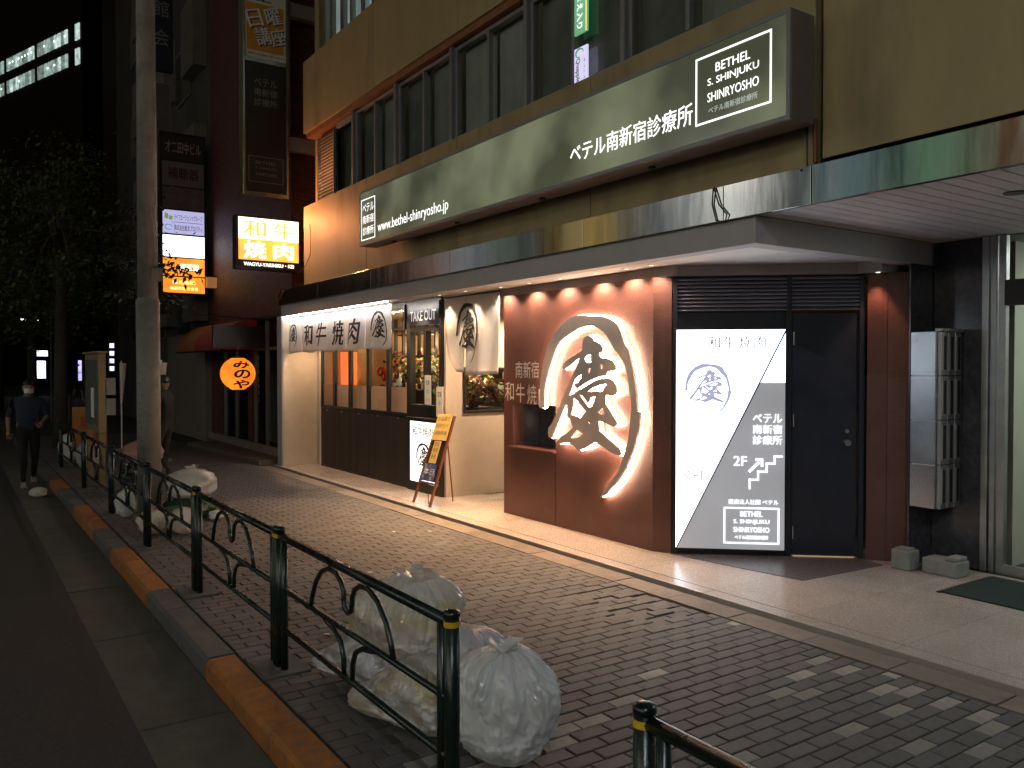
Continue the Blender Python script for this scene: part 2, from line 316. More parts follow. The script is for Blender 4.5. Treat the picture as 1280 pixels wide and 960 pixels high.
# gutter slabs
gut = struct('gutter', MB().box(-120, 6, .80, 1.24, -.15, -.128), M['joint'])
x = 3.0; gm = {}
edges = [3.0, 1.35, -.25, -1.85, -3.35, -4.55, -6.22, -7.7, -9.3, -10.9, -12.5, -14.1, -15.7, -17.3, -18.9]
for a, b in zip(edges, edges[1:]):
    MB().box(b+.012, a-.012, .775, 1.235, -.15, -.116 + rnd.uniform(-.002,.002)).build('gutter_slab', M['gutter'], gut, bevel=.004)
MB().box(-120, -18.9, .775, 1.235, -.15, -.116).build('gutter_slab', M['gutter'], gut)
# kerb stones, some painted yellow
kerb = struct('kerb', MB().box(-120, 6, 1.25, 1.40, -.2, -.03), M['joint'])
ye = [(-14.75,-13.2), (-11.7,-10.15), (-8.55,-6.72), (-5.06,-2.4), (-.9,.6)]
xx = 2.1
while xx > -24:
    nx = xx - .6; c = (xx+nx)/2; yel = any(a <= c <= b for a, b in ye)
    if yel or c < 3:
        p = [(1.24,-.14),(1.24,-.02),(1.262,.002),(1.41,.004),(1.41,-.14)]; g = .005
        dz = rnd.uniform(-.004,.004)
        vs = [(nx+g, a, b+dz) for a, b in p] + [(xx-g, a, b+dz) for a, b in p]
        mb = MB().add(vs, [(0,1,2,3,4),(9,8,7,6,5)]); mb.add(vs, [(0,5,6,1),(1,6,7,2),(2,7,8,3),(3,8,9,4),(4,9,5,0)])
        mb.build('kerb_stone', M['kerb_yellow'] if yel else M['kerb'], kerb)
    xx = nx
MB().box(-120, -24, 1.24, 1.41, -.14, .004).build('kerb_stone', M['kerb'], kerb)
# pavement of brick pavers: rows run across the pavement
pav = struct('pavement', MB().box(-120, 6, 1.41, 5.05, -.3, -.034), M['joint'])
PX, PY = .0955, .197
def sink(x, y):      # the settled, buckled patch beside the border stones
    d = math.exp(-((x+4.45)/.55)**2 - ((y-4.25)/.35)**2); return -.014*d + .004*noise.noise(Vector((x*.9, y*.9, 0))) + .012*noise.noise(Vector((x*.35, y*.35, 3)))
cells = []
i = 0; xr = 1.6
while xr > -24:
    off = (i % 2)*.5*PY + rnd.uniform(-.008,.008); y = 1.43 - off
    while y < 4.46:
        a, b = max(y, 1.43), min(y+PY, 4.46)
        if b - a > .04: cells.append((xr-PX, xr, a, b))
        y += PY
    xr -= PX; i += 1
def paver_geo(c, mb, local):
    x0, x1, y0, y1 = c; cx, cy = (x0+x1)/2, (y0+y1)/2; ox, oy = (cx, cy) if local else (0, 0)
    g = .0038; h = .004; jz = rnd.uniform(-.0016,.0016); zz = sink(cx, cy) + jz
    if abs(cx+4.45) < .5 and cy > 3.8: zz += rnd.uniform(-.009,.009)
    tx, ty = rnd.uniform(-.012,.012), rnd.uniform(-.008,.008)
    def Z(x, y, d=0): return zz + (x-cx)*tx + (y-cy)*ty - d
    A = [(x0+g,y0+g),(x1-g,y0+g),(x1-g,y1-g),(x0+g,y1-g)]; B = [(x0+g+h,y0+g+h),(x1-g-h,y0+g+h),(x1-g-h,y1-g-h),(x0+g+h,y1-g-h)]
    vs = [(x-ox,y-oy,Z(x,y,.03)) for x,y in A] + [(x-ox,y-oy,Z(x,y,.003)) for x,y in A] + [(x-ox,y-oy,Z(x,y)) for x,y in B]
    fs = [(8,9,10,11)] + [(j,(j+1)%4,4+(j+1)%4,4+j) for j in range(4)] + [(4+j,4+(j+1)%4,8+(j+1)%4,8+j) for j in range(4)]
    return mb.add(vs, fs), (cx, cy)
def is_light(c):
    cx, cy = (c[0]+c[1])/2, (c[2]+c[3])/2
    if cx < -4.1: return False
    p = .10 if cx > -3.3 else .05
    return rnd.random() < p
LIGHT = {c: is_light(c) for c in cells}
LB = [(-2.33,3.65),(-1.86,3.99),(-2.05,3.60),(-2.35,3.95),(-2.75,3.85),(-2.60,4.15),(-2.95,4.0),(-2.1,4.25),(-2.25,4.3)]
vis = []
for c in cells:
    u, v, d = project((c[0]+c[1])/2, (c[2]+c[3])/2, 0)
    if -10 < u < 1290 and v < 975: vis.append((d, c))
vis.sort(); near = [c for d, c in vis[:300]]; ns = set(near)
for c in near:
    for q in LB:
        if c[0] <= q[0] < c[1] and c[2] <= q[1] < c[3]: LIGHT[c] = True
    mb, (cx, cy) = paver_geo(c, MB(), True)
    mb.build('paver', M['paver_light'] if LIGHT[c] else M['paver'], pav, loc=(cx, cy, 0))
mb = MB(); ml = MB()
for c in cells:
    if c not in ns: paver_geo(c, ml if LIGHT[c] else mb, False)
o = mb.build('paver', M['paver'], pav); o['kind'] = 'stuff'
if ml.v: o = ml.build('paver', M['paver_light'], pav); o['kind'] = 'stuff'
# border stones between pavers and terrace
x = 1.5
while x > -16:
    L_ = .6
    MB().box(x-L_+.004, x-.004, 4.472, 4.70, -.05, rnd.uniform(-.002,.003)).build('border_stone', M['border'], pav, bevel=.004)
    x -= L_
# terrace of granite slabs
ter = struct('shop_terrace', MB().box(-14.9, 4, 4.775, 9.6, -.3, .004), M['joint'])
xs = [-14.9,-14.0,-13.1,-12.2,-11.3,-10.4,-9.5,-8.6,-7.75,-6.9,-6.05,-5.22,-4.40,-3.62,-2.85,-2.07,-1.3,-.5,.3,1.1,2.0]
for a, b in zip(xs, xs[1:]):
    MB().box(a+.001, b-.001, 4.76, 4.90, -.1, .020).build('edge_slab', M['terrace'], ter, bevel=.006)
    for y0, y1 in ((4.90, 6.02), (6.02, 7.2)):
        if y0 > 6 and b < -5.6 and a < -9.7: continue
        MB().box(a+.001, b-.001, y0+.001, y1-.001, -.1, .021).build('terrace_slab', M['terrace'], ter)
MB().prism([(-5.36,5.52),(-4.18,5.70),(-4.12,6.72),(-4.36,6.80)], .016, .0255).build('dark_tile_panel', M['dark_tile'], ter)

# ================================================================== CLINIC BUILDING
B = wthing('clinic_building', 'ochre panelled building with long window band and steel fascia above the restaurant', 'building', (-9, 4.9, 0))
WY = 4.90
# spandrels between window bands, in panels with open joints
def wall_panels(xs, z0, z1, y=WY, d=.2, m='ochre', name='wall_panel'):
    for a, b in zip(xs, xs[1:]): MB().box(a+.006, b-.006, y, y+d, z0, z1).build(name, M[m], B, bevel=.004)
box('wall_core', M['black'], B, -13.34, 8, 5.12, 5.2, 3.1, 4.42)
wall_panels([-13.42, -10.9, -8.36, -5.92, -3.52], 3.135, 4.44)
wall_panels([-3.47, -1.0, 1.4, 3.8], 3.17, 5.80)
box('wall_core', M['black'], B, -13.34, 8, 5.12, 5.2, 5.66, 6.84)
wall_panels([-13.42, -10.66, -8.33, -6.0, -3.5], 5.66, 6.84)
wall_panels([-3.47, -1.0, 1.4, 3.8], 5.81, 12)
wall_panels([-13.42, -10.66, -8.33, -6.0, -3.5], 8.5, 9.9)
box('side_wall', M['ochre'], B, -13.42, -13.22, 5.11, 9.5, 3.1, 12)
box('wall_joint_strip', M['black'], B, -3.505, -3.485, 4.95, 5.1, 3.1, 9)
box('lintel', M['orange_lit_lintel'], B, -13.35, -3.5, 4.93, 5.12, 5.575, 5.655)
# window band: mullions and panes
wx = [-13.02, -12.28, -11.52, -10.10, -8.60, -7.05, -5.55, -4.05, -3.52]
BLINDS = [M['blind'], mat('window_blind_pale', (.42,.42,.39), .8, var=.2, vs=2, bump=0), mat('window_blind_dark', (.18,.185,.17), .8, var=.3, vs=2, bump=0)]
def window_unit(a, b, z0, z1, y=5.0, lit=None, single=False):
    f = MB(); t = .045
    f.box(a,b,y,y+.07,z1-t,z1); f.box(a,b,y,y+.07,z0,z0+t); f.box(a,a+t,y,y+.07,z0+t,z1-t); f.box(b-t,b,y,y+.07,z0+t,z1-t)
    m = (a+b)/2
    if not single: f.box(m-.022,m+.022,y-.012,y+.05,z0+t,z1-t)
    w = f.build('window', M['alu'], B, bevel=.004)
    segs = [(a+t, b-t)] if single else [(a+t, m-.022), (m+.022, b-t)]
    for k, (p, q) in enumerate(segs):
        yy = y+.03+.012*k
        g = MB().quad((p,yy,z0+t),(q,yy,z0+t),(q,yy,z1-t),(p,yy,z1-t)); g.build('pane', GL, w)
        if lit: MB().quad((p,yy+.12,z0),(q,yy+.12,z0),(q,yy+.12,z1),(p,yy+.12,z1)).build('curtain', lit, w)
        else:
            c = MB(); n = 10
            for j in range(n):   # hanging blind with soft folds
                u0, u1 = p+(q-p)*j/n, p+(q-p)*(j+1)/n
                c.quad((u0,yy+.10+.004*math.sin(j*2.1),z0+.05),(u1,yy+.10+.004*math.sin((j+1)*2.1),z0+.05),(u1,yy+.10+.004*math.sin((j+1)*2.1),z1),(u0,yy+.10+.004*math.sin(j*2.1),z1))
            c.build('blind', rnd.choice(BLINDS), w)
for a, b in zip(wx[1:], wx[2:]):
    window_unit(a+.03, b-.03, 4.46, 5.56, single=(b-a < .9))
window_unit(-12.25, -11.55, 4.10, 5.52, single=True)
for a in wx[2:]: MB().box(a-.03, a+.03, 4.955, 5.10, 4.44, 5.575).build('mullion', M['alu'], B)
box('window_sill', M['alu_light'], B, -11.55, -3.5, 4.93, 5.1, 4.44, 4.458)
v = MB(); v.box(-13.0,-12.98,4.98,5.05,4.1,5.5); v.box(-12.32,-12.30,4.98,5.05,4.1,5.5)
lv = v.build('louver_vent', M['alu'], B)
for k in range(26):
    z = 4.12 + k*.053; MB().add([(-12.98,4.985,z),(-12.32,4.985,z),(-12.32,5.04,z+.04),(-12.98,5.04,z+.04),(-12.98,4.99,z-.006),(-12.32,4.99,z-.006),(-12.32,5.045,z+.034),(-12.98,5.045,z+.034)],[(0,1,2,3),(7,6,5,4),(0,4,5,1),(1,5,6,2),(2,6,7,3),(3,7,4,0)]).build('slat', M['alu'], lv)
box('vent_backing', M['black'], B, -13.0, -12.3, 5.05, 5.08, 4.05, 5.55)
CUR = emis('lit_blind', (.75,.9,.85), .22, uneven=.5, us=1.2); CUR2 = emis('lit_blind_bright', (.85,1,.95), .9, uneven=.3, us=2.)
for k, (a, b) in enumerate([(-12.72,-12.0),(-12.0,-11.2),(-11.2,-10.4),(-10.4,-9.0),(-9.0,-7.5)]):
    window_unit(a+.02, b-.02, 6.88, 8.45, lit=CUR2 if k in (2,) else CUR)
# steel fascia
fx = [-14.52, -12.6, -10.6, -8.4, -5.94, -4.27, -3.50, -1.5, .5, 2.5]
for k, (a, b) in enumerate(zip(fx, fx[1:])):
    MB().box(a+.003, b-.003, 4.83, 4.87, 2.862, 3.125).build('fascia_panel', M['steel'], B, bevel=.003)
fc = MB(); fc.box(-14.5, 6, 4.872, 5.0, 2.87, 3.12); fc.build('fascia_core', M['black'], B)
MB().tube([(-14.56,4.80,2.98),(-14.3,4.79,3.13),(-14.0,4.81,3.12)], .012).build('loose_flashing', M['steel'], B)
# painted beam under the fascia, turning the corner at the doors
bm_ = MB(); bm_.box(-14.5,-4.08,4.872,5.02,2.665,2.861); bm_.box(-4.16,-4.0,5.02,8.4,2.665,2.8648); bm_.box(-4.08,-4.0,4.872,5.02,2.665,2.8605)
bm_.build('soffit_beam', M['grey_beam'], B)
box('soffit_lining', M['white_paint'], B, -10.12, -4.16, 5.02, 8.6, 2.70, 2.74)
box('soffit_lining', M['white_paint'], B, -14.3, -10.125, 5.02, 5.6, 2.70, 2.74)
box('header_band', M['grey_beam'], B, -10.9, -5.45, 5.50, 5.56, 2.60, 2.699)
# canopy soffit boards over the entrance
x = -3.99
while x < 2.0:
    MB().box(x+.004, x+.116, 4.875, 7.3, 2.866, 2.885).build('soffit_board', M['soffit'], B, bevel=.003); x += .12
box('soffit_backing', M['black'], B, -3.99, 3, 4.88, 7.3, 2.887, 2.9)
o = MB().tube([(-2.55,5.6,2.864),(-2.55,5.6,2.858)], .07, 20).build('soffit_downlight', M['black'], B)
# left portal of the restaurant front
box('portal_frame', M['grey_beam'], B, -14.52, -14.28, 4.80, 5.48, 0.02, 2.66, bevel=.004)
box('portal_return', M['plaster'], B, -14.279, -14.262, 4.82, 5.44, .021, 2.66)
box('portal_back_wall', M['plaster'], B, -14.26, -14.02, 5.45, 5.55, .021, 2.695)
box('portal_side_trim', M['white_paint'], B, -14.06, -14.03, 5.41, 5.449, .021, 2.695)
# plaster pier and side wall of the entry recess (window opening left free)
box('plaster_pier', M['plaster'], B, -9.60, -9.555, 5.43, 5.70, .021, 2.695)
pr = MB(); pr.box(-9.60,-9.555,5.70,7.3,.021,1.14); pr.box(-9.60,-9.555,5.70,7.3,1.76,2.695); pr.box(-9.60,-9.555,6.75,7.3,1.141,1.759)
pr.build('recess_side_wall', M['plaster'], B)
box('recess_back_wall', M['plaster'], B, -9.55, -5.7, 7.3, 7.4, .021, 2.695)
# entrance side: granite pier, pilaster, glass entrance
box('granite_pier', M['granite_dark'], B, -3.98, -3.56, 7.26, 7.6, .021, 2.86, bevel=.004)
box('granite_pier_return', M['granite_dark'], B, -4.0, -3.985, 6.9, 7.6, .021, 2.66)
box('granite_pier_edge', M['steel_dull'], B, -3.555, -3.50, 7.24, 7.34, .021, 2.86, bevel=.004)
rp = MB().prism([(-4.33,6.80),(-4.20,6.90),(-4.17,7.2),(-4.33,7.2)], .021, 2.60); rp.build('red_pilaster', M['red_wall'], B)
rp = MB().prism([(-4.198,6.905),(-4.02,7.02),(-4.02,7.2),(-4.168,7.2)], .021, 2.60); rp.build('red_pilaster', M['red_wall'], B)
box('pilaster_head', M['grey_beam'], B, -4.4, -4.165, 6.75, 7.2, 2.602, 2.699)
# glass entrance
def ent():
    w = MB(); y = 7.26
    for a, b in ((-3.49,-3.45),(-3.43,-3.37),(-2.35,-2.29),(-1.25,-1.19)): w.box(a,b,y,y+.06,.021,2.86)
    e = w.build('entrance_frame', M['steel_dull'], B, bevel=.003)
    MB().box(-3.37,0.6,y-.03,y+.06,2.27,2.48).build('transom_bar', M['black'], e, bevel=.003)
    MB().box(-3.37,0.6,y+.005,y+.05,.021,.10).build('door_rail', M['steel_dull'], e)
    for a, b in ((-3.37,-2.35),(-2.29,-1.25),(-1.19,.5)):
        MB().quad((a,y+.03,.1),(b,y+.03,.1),(b,y+.03,2.27),(a,y+.03,2.27)).build('pane', GL, e)
        MB().quad((a,y+.03,2.48),(b,y+.03,2.48),(b,y+.03,2.86),(a,y+.03,2.86)).build('pane', GL, e)
ent()
lob = MB(); lob.box(-3.6,2.5,9.3,9.4,0,2.9); lob.box(-3.6,-3.5,7.7,9.3,0,2.9); lob.box(-3.6,2.5,7.35,9.4,2.86,2.9); lob.box(2.4,2.5,7.3,9.4,0,2.9)
lob.build('lobby_walls', mat('lobby_wall', (.55,.56,.50), .7, var=.15, vs=1.5, bump=.05), B)
MB().box(-2.6,-1.8,8.4,8.6,2.84,2.858).build('lobby_light', emis('lobby_lamp', (.95,1,.88), 60), B)

# ------------------------------------------------------------------ red wall with delivery niche
RW = wthing('feature_wall', 'red brown plaster wall carrying the glowing brush emblem', 'wall', (-6.8, 5.45, 0))
yw = 5.45; nx0, nx1, nz0, nz1 = -8.0, -7.17, .84, 1.335
w = MB(); w.box(-8.19,nx0,yw,5.6,.021,2.6); w.box(nx0,nx1,yw,5.6,.021,nz0); w.box(nx0,nx1,yw,5.6,nz1,2.6)
w.box(nx1,-5.66,yw,5.6,.021,2.6); w.prism([(-5.66,5.45),(-5.50,5.53),(-5.50,5.6),(-5.66,5.6)],.021,2.6)
w.build('wall_face', M['red_wall'], RW)
n = MB(); n.box(nx0-.01,nx1+.01,5.85,5.87,nz0-.01,nz1+.01); n.box(nx0-.02,nx0,5.6,5.86,nz0,nz1); n.box(nx1,nx1+.02,5.6,5.86,nz0,nz1); n.box(nx0,nx1,5.6,5.86,nz0-.02,nz0); n.box(nx0,nx1,5.6,5.86,nz1,nz1+.02)
n.build('niche_lining', M['granite_dark'], RW)
MB().box(nx0-.03,nx1+.02,5.40,5.6,nz0-.025,nz0-.001).build('niche_ledge', M['red_wall'], RW, bevel=.003)
MB().box(nx1+.001,nx1+.005,5.446,5.449,.021,nz0-.03).build('panel_joint', M['black'], RW)
box('wall_back', M['plaster'], RW, -8.19, -5.5, 5.88, 5.92, .021, 2.6)

# glowing emblem: steel brush strokes standing off the wall, warm light behind them
EM = wthing('emblem_sign', 'large steel brush-stroke emblem glowing on the red wall', 'sign', (-6.5, 5.40, .45))
def solid(vs, fs, y0, y1):
    n = len(vs); out = [(v[0], y0, v[1]) for v in vs] + [(v[0], y1, v[1]) for v in vs]; F = [f for f in fs] + [tuple(n+i for i in reversed(f)) for f in fs]
    cnt = {}
    for f in fs:
        for a, b in zip(f, f[1:]+f[:1]): cnt[(a,b)] = 1
    for a, b in cnt:
        if (b,a) not in cnt: F.append((b, a, n+a, n+b))
    return out, F
LED = emis('warm_led', (1,.70,.48), 85.)
for nm, (vs, fs), loops in (('emblem_ring', EMB_RING, [smooth_loop(LOGO_RING)]), ('emblem_character', EMB_CHAR, [LOGO_CHAR]+LOGO_HOLES)):
    a, b = solid([(v[0],v[1]) for v in vs], fs, 5.365, 5.39); q = MB().add(a, b).build(nm, M['steel_letter'] if 'steel_letter' in M else M['steel_dull'], EM)
    s = MB()
    for lp in loops:
        P = [Vector((p[0], 5.412, p[1])) for p in lp]
        P = [p for i, p in enumerate(P) if (p-P[i-1]).length > .004]
        if len(P) > 5: s.tube(P+[P[0]], .0075, 4, caps=False)
    s.build('led_strip', LED, q)

# small raised lettering left of the emblem
SL = wthing('raised_lettering', 'small steel characters raised on the red wall over the niche', 'sign', (-7.6, 5.44, 1.4))
text(SL, '南新宿', -7.68, 1.73, .46, .19, 5.425, M['pale_letter'])
for k, ch in enumerate('和牛焼肉'): text(SL, ch, -8.03+.225*k, 1.475-.012*k, .18, .22, 5.422, M['pale_letter'])

# ------------------------------------------------------------------ angled door wall (local x along the wall, -y outward)
DA = (-5.47, 5.60); DROT = math.atan2(1.23, 1.09)
DW = thing('black_door_front', 'black panelled door with louvre grilles above, beside the tall lightbox', 'door', (DA[0], DA[1], .021), DROT)
def dbox(name, m, a, b, y0, y1, z0, z1, parent=DW, bevel=0): return box(name, m, parent, a, b, y0, y1, z0-.021, z1-.021, bevel)
dbox('backing_panel', M['navy'], -.03, .985, .02, .06, .021, 2.27)
dbox('door_leaf', M['navy'], 1.015, 1.585, .012, .05, .035, 2.25, bevel=.003)
fr = MB()
for a, b in ((-.06,-.02),(.965,1.008),(1.60,1.645)): fr.box(a,b,-.02,.06,0,2.60-.021)
fr.box(-.02,.965,-.004,.06,2.249,2.275); fr.box(1.008,1.60,-.004,.06,2.249,2.275)
fr.build('door_frame', M['navy'], DW, bevel=.003)
dbox('kick_plate', M['black'], -.02, .965, -.018, .015, .022, .06)
dbox('door_gap_light', emis('under_door_glow', (1,.55,.25), .35), 1.03, 1.57, .004, .008, .022, .030)
for z in (2.0, 1.25, .22):
    MB().tube([(1.03,.0,z-.06),(1.03,.0,z+.06)], .008, 8).build('hinge', M['steel_dull'], DW)
MB().tube([(1.50,.012,1.155),(1.50,-.008,1.155)], .018, 16).build('keyhole', M['steel_dull'], DW)
MB().tube([(1.50,.012,1.05),(1.50,-.04,1.05)], [.03,.028], 16).build('door_knob', M['steel_dull'], DW)
for a, b in ((-.02,.965),(1.008,1.60)):
    g = dbox('louver_grille', M['black'], a, b, .04, .055, 2.27, 2.60)
    for k in range(9):
        z = 2.285-.021 + k*.035
        MB().add([(a,-.012,z),(b,-.012,z),(b,.03,z+.022),(a,.03,z+.022),(a,-.010,z-.007),(b,-.010,z-.007),(b,.032,z+.015),(a,.032,z+.015)],
                 [(0,1,2,3),(7,6,5,4),(0,4,5,1),(1,5,6,2),(2,6,7,3),(3,7,4,0)]).build('slat', M['louver'], g)
dbox('header', M['grey_beam'], -.06, 1.645, -.01, .06, 2.602, 2.699)

LBX = thing('lightbox_sign', 'tall glowing white and grey lightbox with stair symbol beside the black door', 'lightbox', (DA[0], DA[1], .07), DROT)
zo = .07
box('casing', M['black'], LBX, -.052, .955, -.075, -.021, 0, 2.045, bevel=.003)
WHT = emis('lightbox_white', (.78,.87,1.0), 4.6); GRY = emis('lightbox_grey', (.62,.65,.74), .32, uneven=.25, us=1.2); LW = emis('lightbox_print_white', (.9,.95,1), 1.6)
yb = -.077
X0, X1, Z0, Z1 = -.032, .940, .018, 2.03
q = MB(); q.add([(X0,yb,Z0),(X0,yb,Z1),(X1,yb,Z1)], [(0,2,1)]); q.build('white_face', WHT, LBX)
q = MB(); q.add([(X0+.012,yb,Z0),(X1,yb,Z0),(X1,yb,Z1-.035)], [(0,1,2)]); q.build('grey_face', GRY, LBX)
sx = X0+.012+(X1-X0-.012)*((1.618-zo-Z0)/(Z1-.035-Z0))
q = MB(); q.add([(sx,yb-.002,1.618-zo),(X1,yb-.002,1.618-zo),(X1,yb-.002,Z1-.035)], [(0,1,2)]); q.build('white_corner_face', WHT, LBX)
LAV = emis('lavender_print', (.36,.38,.68), .85); FNT = emis('faint_print', (.30,.30,.38), .4)
emblem(LBX, .255, 1.555-zo, .42, .47, yb-.003, LAV)
for k, ch in enumerate('和牛焼肉'): text(LBX, ch, .31+.135*k, 1.985-zo, .105, .115, yb-.003, FNT, bold=.02)
text(LBX, '慶', .06, 1.985-zo, .05, .10, yb-.003, FNT)
text(LBX, 'KEI', .12, .76-zo, .17, .10, yb-.003, emis('faint_grey_print', (.38,.38,.45), .6))
for k, t_ in enumerate(('ベテル','南新宿','診療所')): text(LBX, t_, .785, 1.29-.098*k-zo, .26, .083, yb-.004, LW, bold=.015)
text(LBX, '2F', .545, .90-zo, .12, .088, yb-.004, LW, bold=.015)
st = MB(); P = [(.66,.63),(.66,.71),(.735,.71),(.735,.785),(.81,.785),(.81,.86),(.88,.86),(.88,.925),(.945,.925)]
P = [(a-.03, b+.02-zo) for a, b in P]
for (a, b), (c, d) in zip(P, P[1:]):
    st.box(min(a,c)-.008, max(a,c)+.008, yb-.004, yb-.003, min(b,d)-.008, max(b,d)+.008)
st.build('stair_symbol', LW, LBX)
ar = MB(); ar.add([(.615,yb-.004,.81-zo),(.632,yb-.004,.793-zo),(.722,yb-.004,.883-zo),(.705,yb-.004,.90-zo)], [(0,1,2,3)])
ar.add([(.68,yb-.0045,.925-zo),(.75,yb-.0045,.925-zo),(.75,yb-.0045,.85-zo),(.728,yb-.0045,.85-zo),(.728,yb-.0045,.903-zo),(.68,yb-.0045,.903-zo)], [(0,5,4,1),(1,4,3,2)])
ar.build('arrow_symbol', LW, LBX)
text(LBX, '医療法人社団 ベテル', .665, .525-zo, .44, .045, yb-.004, LW, bold=.02)
frame_line(LBX, .40, .895, .09+.05-zo, .42+.055-zo, .014, yb-.005, LW)
for t_, z, w_ in (('BETHEL', .415, .20), ('S. SHINJUKU', .34, .32), ('SHINRYOSHO', .27, .32), ('ベテル南新宿診療所', .20, .30)):
    text(LBX, t_, .648, z-zo, w_, .048 if z > .25 else .038, yb-.004, LW, bold=.02)

# mailboxes
MBX = wthing('mailbox_bank', 'bank of steel letterboxes stacked on the dark granite pier', 'mailboxes', (-3.85, 7.0, .55))
box('side_panel', M['mailbox_steel'], MBX, -3.965, -3.75, 6.90, 7.24, .55, 2.06)
box('top_cover', M['alu_light'], MBX, -3.76, -3.70, 6.885, 7.24, 2.061, 2.085)
for k in range(4):
    z0 = .552 + k*.378; h = .372
    MB().box(-3.97, -3.752, 6.880, 6.8985, z0, z0+h).build('end_panel', M['mailbox_steel'], MBX, bevel=.003)
    for j in range(3):
        y0 = 6.905 + j*.112; f = MB(); f.box(-3.749, -3.715, y0, y0+.102, z0, z0+h)
        d = f.build('mailbox_door', M['steel_dull'], MBX, bevel=.004)
        MB().box(-3.7145, -3.709, y0+.03, y0+.072, z0+.05, z0+h-.04).build('mail_slot', M['black'], d)
        MB().box(-3.7145, -3.705, y0+.008, y0+.02, z0+.04, z0+h-.03).build('door_edge', M['alu_light'], d)
for (x0,x1,y0,y1,h,lab) in ((-4.03,-3.86,6.70,6.86,.17,'upright concrete block leaning by the red pilaster below the letterboxes'),(-3.80,-3.50,6.78,6.98,.13,'long low concrete block with step beneath the letterboxes')):
    o = thing('concrete_block', lab, 'block', ((x0+x1)/2,(y0+y1)/2,.021)); hx, hy = (x1-x0)/2, (y1-y0)/2
    b_ = MB().box(-hx,hx,-hy,hy,0,h); o2 = b_.build('block_body', M['planter'], o, bevel=.012)
    if h < .15: MB().box(hx-.11,hx-.01,-hy+.02,hy-.02,h,h+.035).build('block_cap', M['planter'], o, bevel=.008)
    else: MB().box(-hx*.7,hx*.7,-hy*.7,hy*.7,h,h+.015).build('block_cap', M['planter'], o, bevel=.006)
gmat = wthing('door_mat', 'dark green entrance mat before the glass doors', 'mat', (-1.8, 6.7, .022))
box('mat_pile', M['mat_green'], gmat, -3.36, -.6, 6.28, 7.08, .022, .034)
box('mat_edge', M['black'], gmat, -3.39, -3.361, 6.26, 7.10, .022, .030)

# ------------------------------------------------------------------ shopfront: five folding leaves
SF = wthing('folding_shopfront', 'dark wooden folding shopfront with five glazed leaves under the long curtain', 'shopfront', (-12.4, 5.42, .021))
lx = [-14.03, -13.42, -12.74, -12.02, -11.30, -10.62]
FROST = mat('frosted_film', (.40,.31,.30), .6, var=.08, vs=2, bump=.02)
for a, b in zip(lx, lx[1:]):
    f = MB(); y = 5.42; t = .055
    f.box(a+.004,a+t,y,y+.05,1.05,2.695); f.box(b-t,b-.004,y,y+.05,1.05,2.695); f.box(a+t,b-t,y,y+.05,2.63,2.695); f.box(a+t,b-t,y,y+.05,1.05,1.10)
    lf = f.build('leaf_frame', M['black'], SF, bevel=.003)
    MB().quad((a+t,y+.025,1.1),(b-t,y+.025,1.1),(b-t,y+.025,2.63),(a+t,y+.025,2.63)).build('pane', GL, lf)
    translucent(FROST, (.6,.42,.38), .6) if a < -14 else None
    MB().quad((a+t,y+.032,1.1),(b-t,y+.032,1.1),(b-t,y+.032,1.47),(a+t,y+.032,1.47)).build('frosted_strip', FROST, lf)
    n = 3
    for j in range(n):
        u0 = a+.004+(b-a-.008)*j/n; u1 = a+.004+(b-a-.008)*(j+1)/n
        MB().box(u0+.0015,u1-.0015,y+.004+.003*(j%2),y+.04,.05,1.045).build('board', M['wood_dark'], SF, bevel=.002)
    MB().box((a+b)/2-.03,(a+b)/2+.03,y-.008,y+.003,1.005,1.022).build('latch', M['steel_dull'], SF)
box('bottom_rail', M['black'], SF, -14.03, -10.62, 5.415, 5.47, .021, .05)

# take-out window
TK = wthing('takeout_window', 'black framed takeout counter window with glowing panel below', 'window', (-10.1, 5.40, .021))
f = MB(); y = 5.385
f.box(-10.61,-10.50,y,5.47,.021,2.695); f.box(-9.66,-9.602,y,5.47,.021,2.695); f.box(-10.50,-9.66,y,5.47,2.26,2.33); f.box(-10.50,-9.66,y,5.47,2.63,2.695)
f.box(-10.50,-9.66,y,5.47,1.06,1.24); f.box(-10.50,-9.66,y,5.47,.021,.14); f.box(-10.10,-10.03,y,5.47,1.24,2.26)
f.box(-10.50,-10.49,y,5.47,1.24,2.26)
tf = f.build('window_frame', M['black'], TK, bevel=.003)
MB().box(-10.55,-9.63,5.33,5.46,1.045,1.062).build('counter_shelf', M['black'], TK, bevel=.003)
for a, b in ((-10.49,-10.10),(-10.03,-9.66)): MB().quad((a,5.43,1.24),(b,5.43,1.24),(b,5.43,2.26),(a,5.43,2.26)).build('pane', GL, TK)
TS = wthing('takeout_sign', 'black TAKE OUT signboard over the counter window', 'sign', (-10.08, 5.37, 2.33))
box('board', M['navy'], TS, -10.50, -9.61, 5.355, 5.384, 2.335, 2.655, bevel=.003)
text(TS, 'TAKE OUT', -10.06, 2.47, .74, .14, 5.352, emis('takeout_print_added_glow', (1,.97,.93), .75), bold=.012)  # plain print given emission in place of lamplight on it
TR = wthing('transom_window', 'small glazed transom beside the TAKE OUT board', 'window', (-10.9, 5.38, 2.3))
f = MB(); f.box(-11.2,-10.62,5.36,5.40,2.30,2.34); f.box(-11.2,-10.62,5.36,5.40,2.62,2.66); f.box(-11.2,-11.15,5.36,5.40,2.34,2.62); f.box(-10.67,-10.62,5.36,5.40,2.34,2.62)
f.build('transom_frame', M['black'], TR)
MB().quad((-11.15,5.385,2.34),(-10.67,5.385,2.34),(-10.67,5.385,2.62),(-11.15,5.385,2.62)).build('pane', GL, TR)
TB = wthing('takeout_lightbox', 'white glowing menu panel set low under the takeout window', 'lightbox', (-10.05, 5.38, .15))
